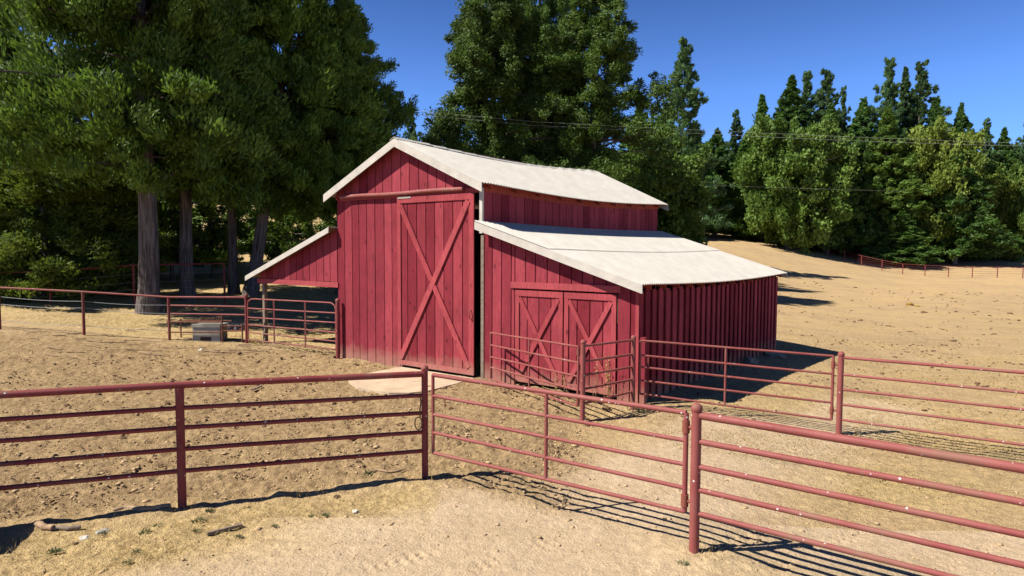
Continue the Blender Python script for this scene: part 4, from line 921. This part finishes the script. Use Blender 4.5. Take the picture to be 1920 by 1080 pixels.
x, y, z = pts_region(1500, 14, 85, 12, 42, lambda x, y: (cl(x * .5, y * .5) > .52) & (x > 3)); S = np.exp(rg.normal(math.log(.022), .5, len(x))) * np.clip(np.hypot(x, y) / 25, .7, 2.2); scatter_lumps('dung_clods', 'brown clods and sticks strewn over the open field', 'clods', np.stack([x, y, z + .01], 1), S, M['clod'], 3)
def blades(name, label, n, rmin, rmax, amin, amax, accept, ln, wd, mat, lay=.6):
    x, y, z = pts_region(n, rmin, rmax, amin, amax, accept); n = len(x); C = np.stack([x, y, z], 1)
    D = rg.normal(0, lay, (n, 3)); D[:, 2] = rg.uniform(.25, 1, n); D /= np.linalg.norm(D, axis=1, keepdims=True)
    lh = ln * rg.uniform(.5, 1.3, n) * .5; C = C + D * lh[:, None]
    me = leaf_mesh(name, C, D, lh, np.full(n, wd / 2) * np.clip(np.hypot(x, y) / 9, 1, 3), rg.uniform(0, 1, n), mat)
    o = bpy.data.objects.new(name, me); COL.objects.link(o); tag(o, label, 'grass', kind='stuff')
def acc_gr(x, y): g_ = masks(x, y)[2]; return rg.uniform(0, 1, len(x)) < np.clip((g_ - .45) * 2.2, 0, 1) * np.clip(cl(x, y) * 1.4, 0, 1)
blades('dry_grass', 'short golden dry grass along the fences and yard edge', 60000, 5.5, 34, -44, 44, acc_gr, .085, .006, M['drygrass'], .8)
fA = lambda x, y: (dseg(x, y, P800, A_far) < .28 * rg.uniform(.3, 1, len(x))) & (vnoise(x * 3, y * 3, 5) > .4) | (np.hypot(x - P1303.x - .15, y - P1303.y) < .42 * rg.uniform(0.2, 1, len(x))) | (np.hypot(x - P800.x, y - P800.y) < .4 * rg.uniform(.2, 1, len(x)))
blades('fence_foot_grass', 'taller dry grass tufts around the feet of the near fence posts', 5000, 6.5, 12, -44, 30, fA, .12, .007, M['drygrass'], .55)
def accf(x, y): return (rg.uniform(0, 1, len(x)) < .25 + .75 * (cl(x * .4, y * .4) > .5)) & (x > 2.5)
blades('field_stubble', 'sparse dry stubble over the open field', 26000, 12, 60, 8, 44, accf, .06, .008, M['drygrass'], 1.0)
# green weeds
WL = ['near the short dark board, left of it', 'just left of the short board on the grass', 'close to the white stone', 'in the bottom left corner', 'lowest but one at the bottom left', 'right of the bent dead branch', 'right of the near fence post foot', 'just below the near fence post', 'right above the short board end', 'right of the short board', 'in the middle of the fence bank', 'right of the one in the middle of the fence bank', 'alone on the slope below the fence bank', 'at the bottom edge left of the tracks', 'beside the shadows of the lower right fence', 'in front of the nearest ball-topped post', 'at the left foot of the ball-topped gate latch post', 'at the foot of the barn corner post', 'on the sunny dirt under the far gate, rightmost', 'on the sunny dirt under the far gate', 'at the foot of the tall barn wall']
wm = None; spots = [(297, 990), (272, 1001), (190, 1003), (103, 1037), (255, 1036), (368, 998), (393, 961), (372, 978), (463, 955), (448, 1008), (582, 970), (612, 968), (515, 989), (240, 1056), (1490, 1012), (1282, 1060), (690, 889), (1205, 775), (1440, 742), (1325, 741), (770, 683)]
def weed_mesh():
    n = 90; a = rg.uniform(0, 6.28, n); el = rg.uniform(.1, 1.1, n); D = np.stack([np.cos(a) * np.cos(el), np.sin(a) * np.cos(el), np.sin(el)], 1); r = rg.uniform(.01, .07, n)
    return leaf_mesh('weed', D * r[:, None] * np.array([1.4, 1.4, .7]), D, rg.uniform(.015, .03, n), rg.uniform(.005, .009, n), rg.uniform(0, 1, n), M['weed'])
wms = [weed_mesh() for _ in range(3)]
for i, (px, py) in enumerate(spots):
    o = bpy.data.objects.new('weed_clump', wms[i % 3]); COL.objects.link(o); o.location = G(px, py, .01); o.rotation_euler = (0, 0, i); k = random.uniform(.5, 1.05); o.scale = (k, k, k)
    tag(o, 'small grey-green weed tuft ' + WL[i], 'weed', 'weed tufts on the yard')
# weed stalks
def stalks(name, label, pos, n, h, mat, spread=.12):
    m_ = MB()
    for _ in range(n):
        b = Vector((random.uniform(-spread, spread), random.uniform(-spread, spread) * .6, -.02)); t_ = b + Vector((random.uniform(-.12, .12), random.uniform(-.1, .1), h * random.uniform(.55, 1)))
        m_.tube([b, b.lerp(t_, .5) + Vector((.02, 0, 0)), t_], [.006, .005, .003], 4, caps=False)
        for j in range(9):
            k = .2 + .08 * j; p = b.lerp(t_, k); d = Vector((random.uniform(-1, 1), random.uniform(-1, 1), random.uniform(.1, .9))) * .06; s_ = Vector((-d.y, d.x, 0)).normalized() * .014
            m_.add([p, p + d * .5 + s_, p + d, p + d * .5 - s_], [(0, 1, 2, 3)])
    o = m_.build(name, M[mat]); o.location = pos; tag(o, label, 'weed', None)
stalks('weed_stalk', 'tall green weed growing in the dark gap beside the sliding door', G(898, 704), 14, 1.0, 'weed', .16)
stalks('weed_stalk', 'dry thin weed stalks against the right double door leaf', bw(9.9, -.35, 0), 10, 1.3, 'drygrass', .35)
stalks('weed_stalk', 'dry weeds at the foot of the left double door leaf', bw(8.7, -.25, 0), 8, .7, 'drygrass', .4)
stalks('weed_stalk', 'green weeds at the foot of the round post by the barn corner', G(1200, 772), 10, .3, 'weed', .25)
stalks('weed_stalk', 'dry grass stems poking through the bottom rail of the bow gate', G(478, 648), 10, .45, 'drygrass', .2)
# logs, boards, stones
def log(label, a, b, r, mat='log', name='branch_log', bend=.05, lift=.02):
    a = Vector(a) + Vector((0, 0, r * .7 + lift)); b = Vector(b) + Vector((0, 0, r * .7 + lift)); n = 7; d = (b - a); s_ = Vector((-d.y, d.x, 0)).normalized()
    pts = [a.lerp(b, i / n) + s_ * bend * math.sin(i * 1.1) + Vector((0, 0, random.uniform(-.1, .3) * r)) for i in range(n + 1)]
    m_ = MB(); m_.tube(pts, [r * random.uniform(.75, 1.1) * (.7 + .3 * math.sin(math.pi * (i + .6) / (n + 1.2))) for i in range(n + 1)], 9); tag(m_.build(name, M[mat]), label, 'wood')
log('bent pale dead branch lying left of the near fence post', G(212, 966), G(318, 958), .045, bend=.06, lift=.03)
log('dark stub of wood at the left end of the fence shadow', G(66, 990), G(98, 999), .045, bend=.01)
log('grey weathered log beside the dark stub under the fence', G(100, 998), G(150, 996), .035, 'wood', bend=.02)
log('thin pale stick on the dirt left of the ball-topped gate post', G(695, 888), G(760, 886), .018)
for lab, a, b, wd_ in (('short dark board lying alone on the dirt in front of the fence', G(389, 1006), G(455, 990), .045), ('pale broken board lying on the corral dirt below the barn', G(474, 733), G(492, 726), .07)):
    m_ = MB(); d = b - a; d.z = 0; s_ = Vector((-d.y, d.x, 0)).normalized() * wd_; m_.box(a + Vector((0, 0, .012)), d, s_, Vector((0, 0, .035))); tag(m_.build('board', M['wood']), lab, 'board')
def rock(label, px, py, s, mat='stone', name='stone', sc=(1.3, 1, .6), sd=1):
    o = bpy.data.objects.new(name, lump_mesh(name, 2, M[mat], sd, sc)); COL.objects.link(o); o.location = G(px, py, s * .2); o.scale = (s, s, s); o.rotation_euler = (0, 0, sd); tag(o, label, name.replace('_', ' '))
rock('white stone in the dry grass below the fence shadow', 157, 1013, .055, sd=1)
rock('small pale stone on the smooth dirt below the gate post', 666, 961, .04, sd=2)
rock('brown stone beside the white one under the fence', 143, 1020, .03, 'clod', sd=3)
rock('grey flat stone right of the white one', 193, 1000, .06, 'grey_concrete', sd=4)
rock('dark clod on the grassy bank below the fence', 632, 934, .045, 'clod', 'clod', sd=5)
rock('pale stone in front of the grey waterer', 377, 657, .07, sd=6)
rock('dark lump of turned soil inside the open gate corner', 1137, 770, .10, 'clod', 'clod', sd=8)
rock('clump of leftover hay lying in the middle of the field', 1706, 573, .26, 'hay', 'hay_clump', (1.1, .9, .8), 9)
rock('flattened wisp of hay beside the hay clump in the field', 1720, 575, .20, 'hay', 'hay_clump', (1.4, .9, .35), 10)
rock('grey rock in the shade at the foot of the barn side wall', 1408, 680, .22, 'grey_concrete', 'rock', sd=11)
rock('second grey rock in the shade, nearer the rear barn corner', 1453, 668, .25, 'grey_concrete', 'rock', sd=12)
rock('soil lump at the foot of the small gate upright', 1125, 757, .06, 'clod', 'clod', sd=13)
sb = G(-150, 1028); bx = tag(empty('shadow_box', sb, .25), 'wooden box added out of view to cast the square shadow at the lower left edge', 'box')  # unseen box of guessed kind, added only for the shadow it casts
for i in range(4):
    m_ = MB(); m_.box((-.42, -.32, .02 + i * .15), (.84, 0, 0), (0, .02, 0), (0, 0, .14)); m_.box((-.42, .30, .02 + i * .15), (.84, 0, 0), (0, .02, 0), (0, 0, .14)); m_.box((-.42, -.298, .02 + i * .15), (.02, 0, 0), (0, .596, 0), (0, 0, .14)); m_.box((.40, -.298, .02 + i * .15), (.02, 0, 0), (0, .596, 0), (0, 0, .14)); m_.build('side_board', M['wood'], bx)
m_ = MB(); m_.box((-.46, -.35, .62), (.92, 0, 0), (0, .70, 0), (0, 0, .025)); m_.build('lid', M['wood'], bx)
# roots and twigs below the trees
tw = MB()
for _ in range(70):
    a = random.uniform(-.65, -.36); r_ = random.uniform(23, 30); x_ = r_ * math.sin(a); y_ = r_ * math.cos(a); an = random.uniform(-.5, .9); l_ = random.uniform(.15, .8)
    p = [Vector((x_ + l_ * k * math.cos(an), y_ + l_ * k * math.sin(an) + random.uniform(-.05, .05), 0)) for k in (0, .35, .7, 1)]
    for q_ in p: q_.z = gz(q_.x, q_.y) + .03
    tw.tube(p, random.uniform(.008, .02), 5, caps=False)
tag(tw.build('fallen_twigs', M['log']), 'thin dead twigs scattered on the straw under the cedars', 'twigs', kind='stuff')
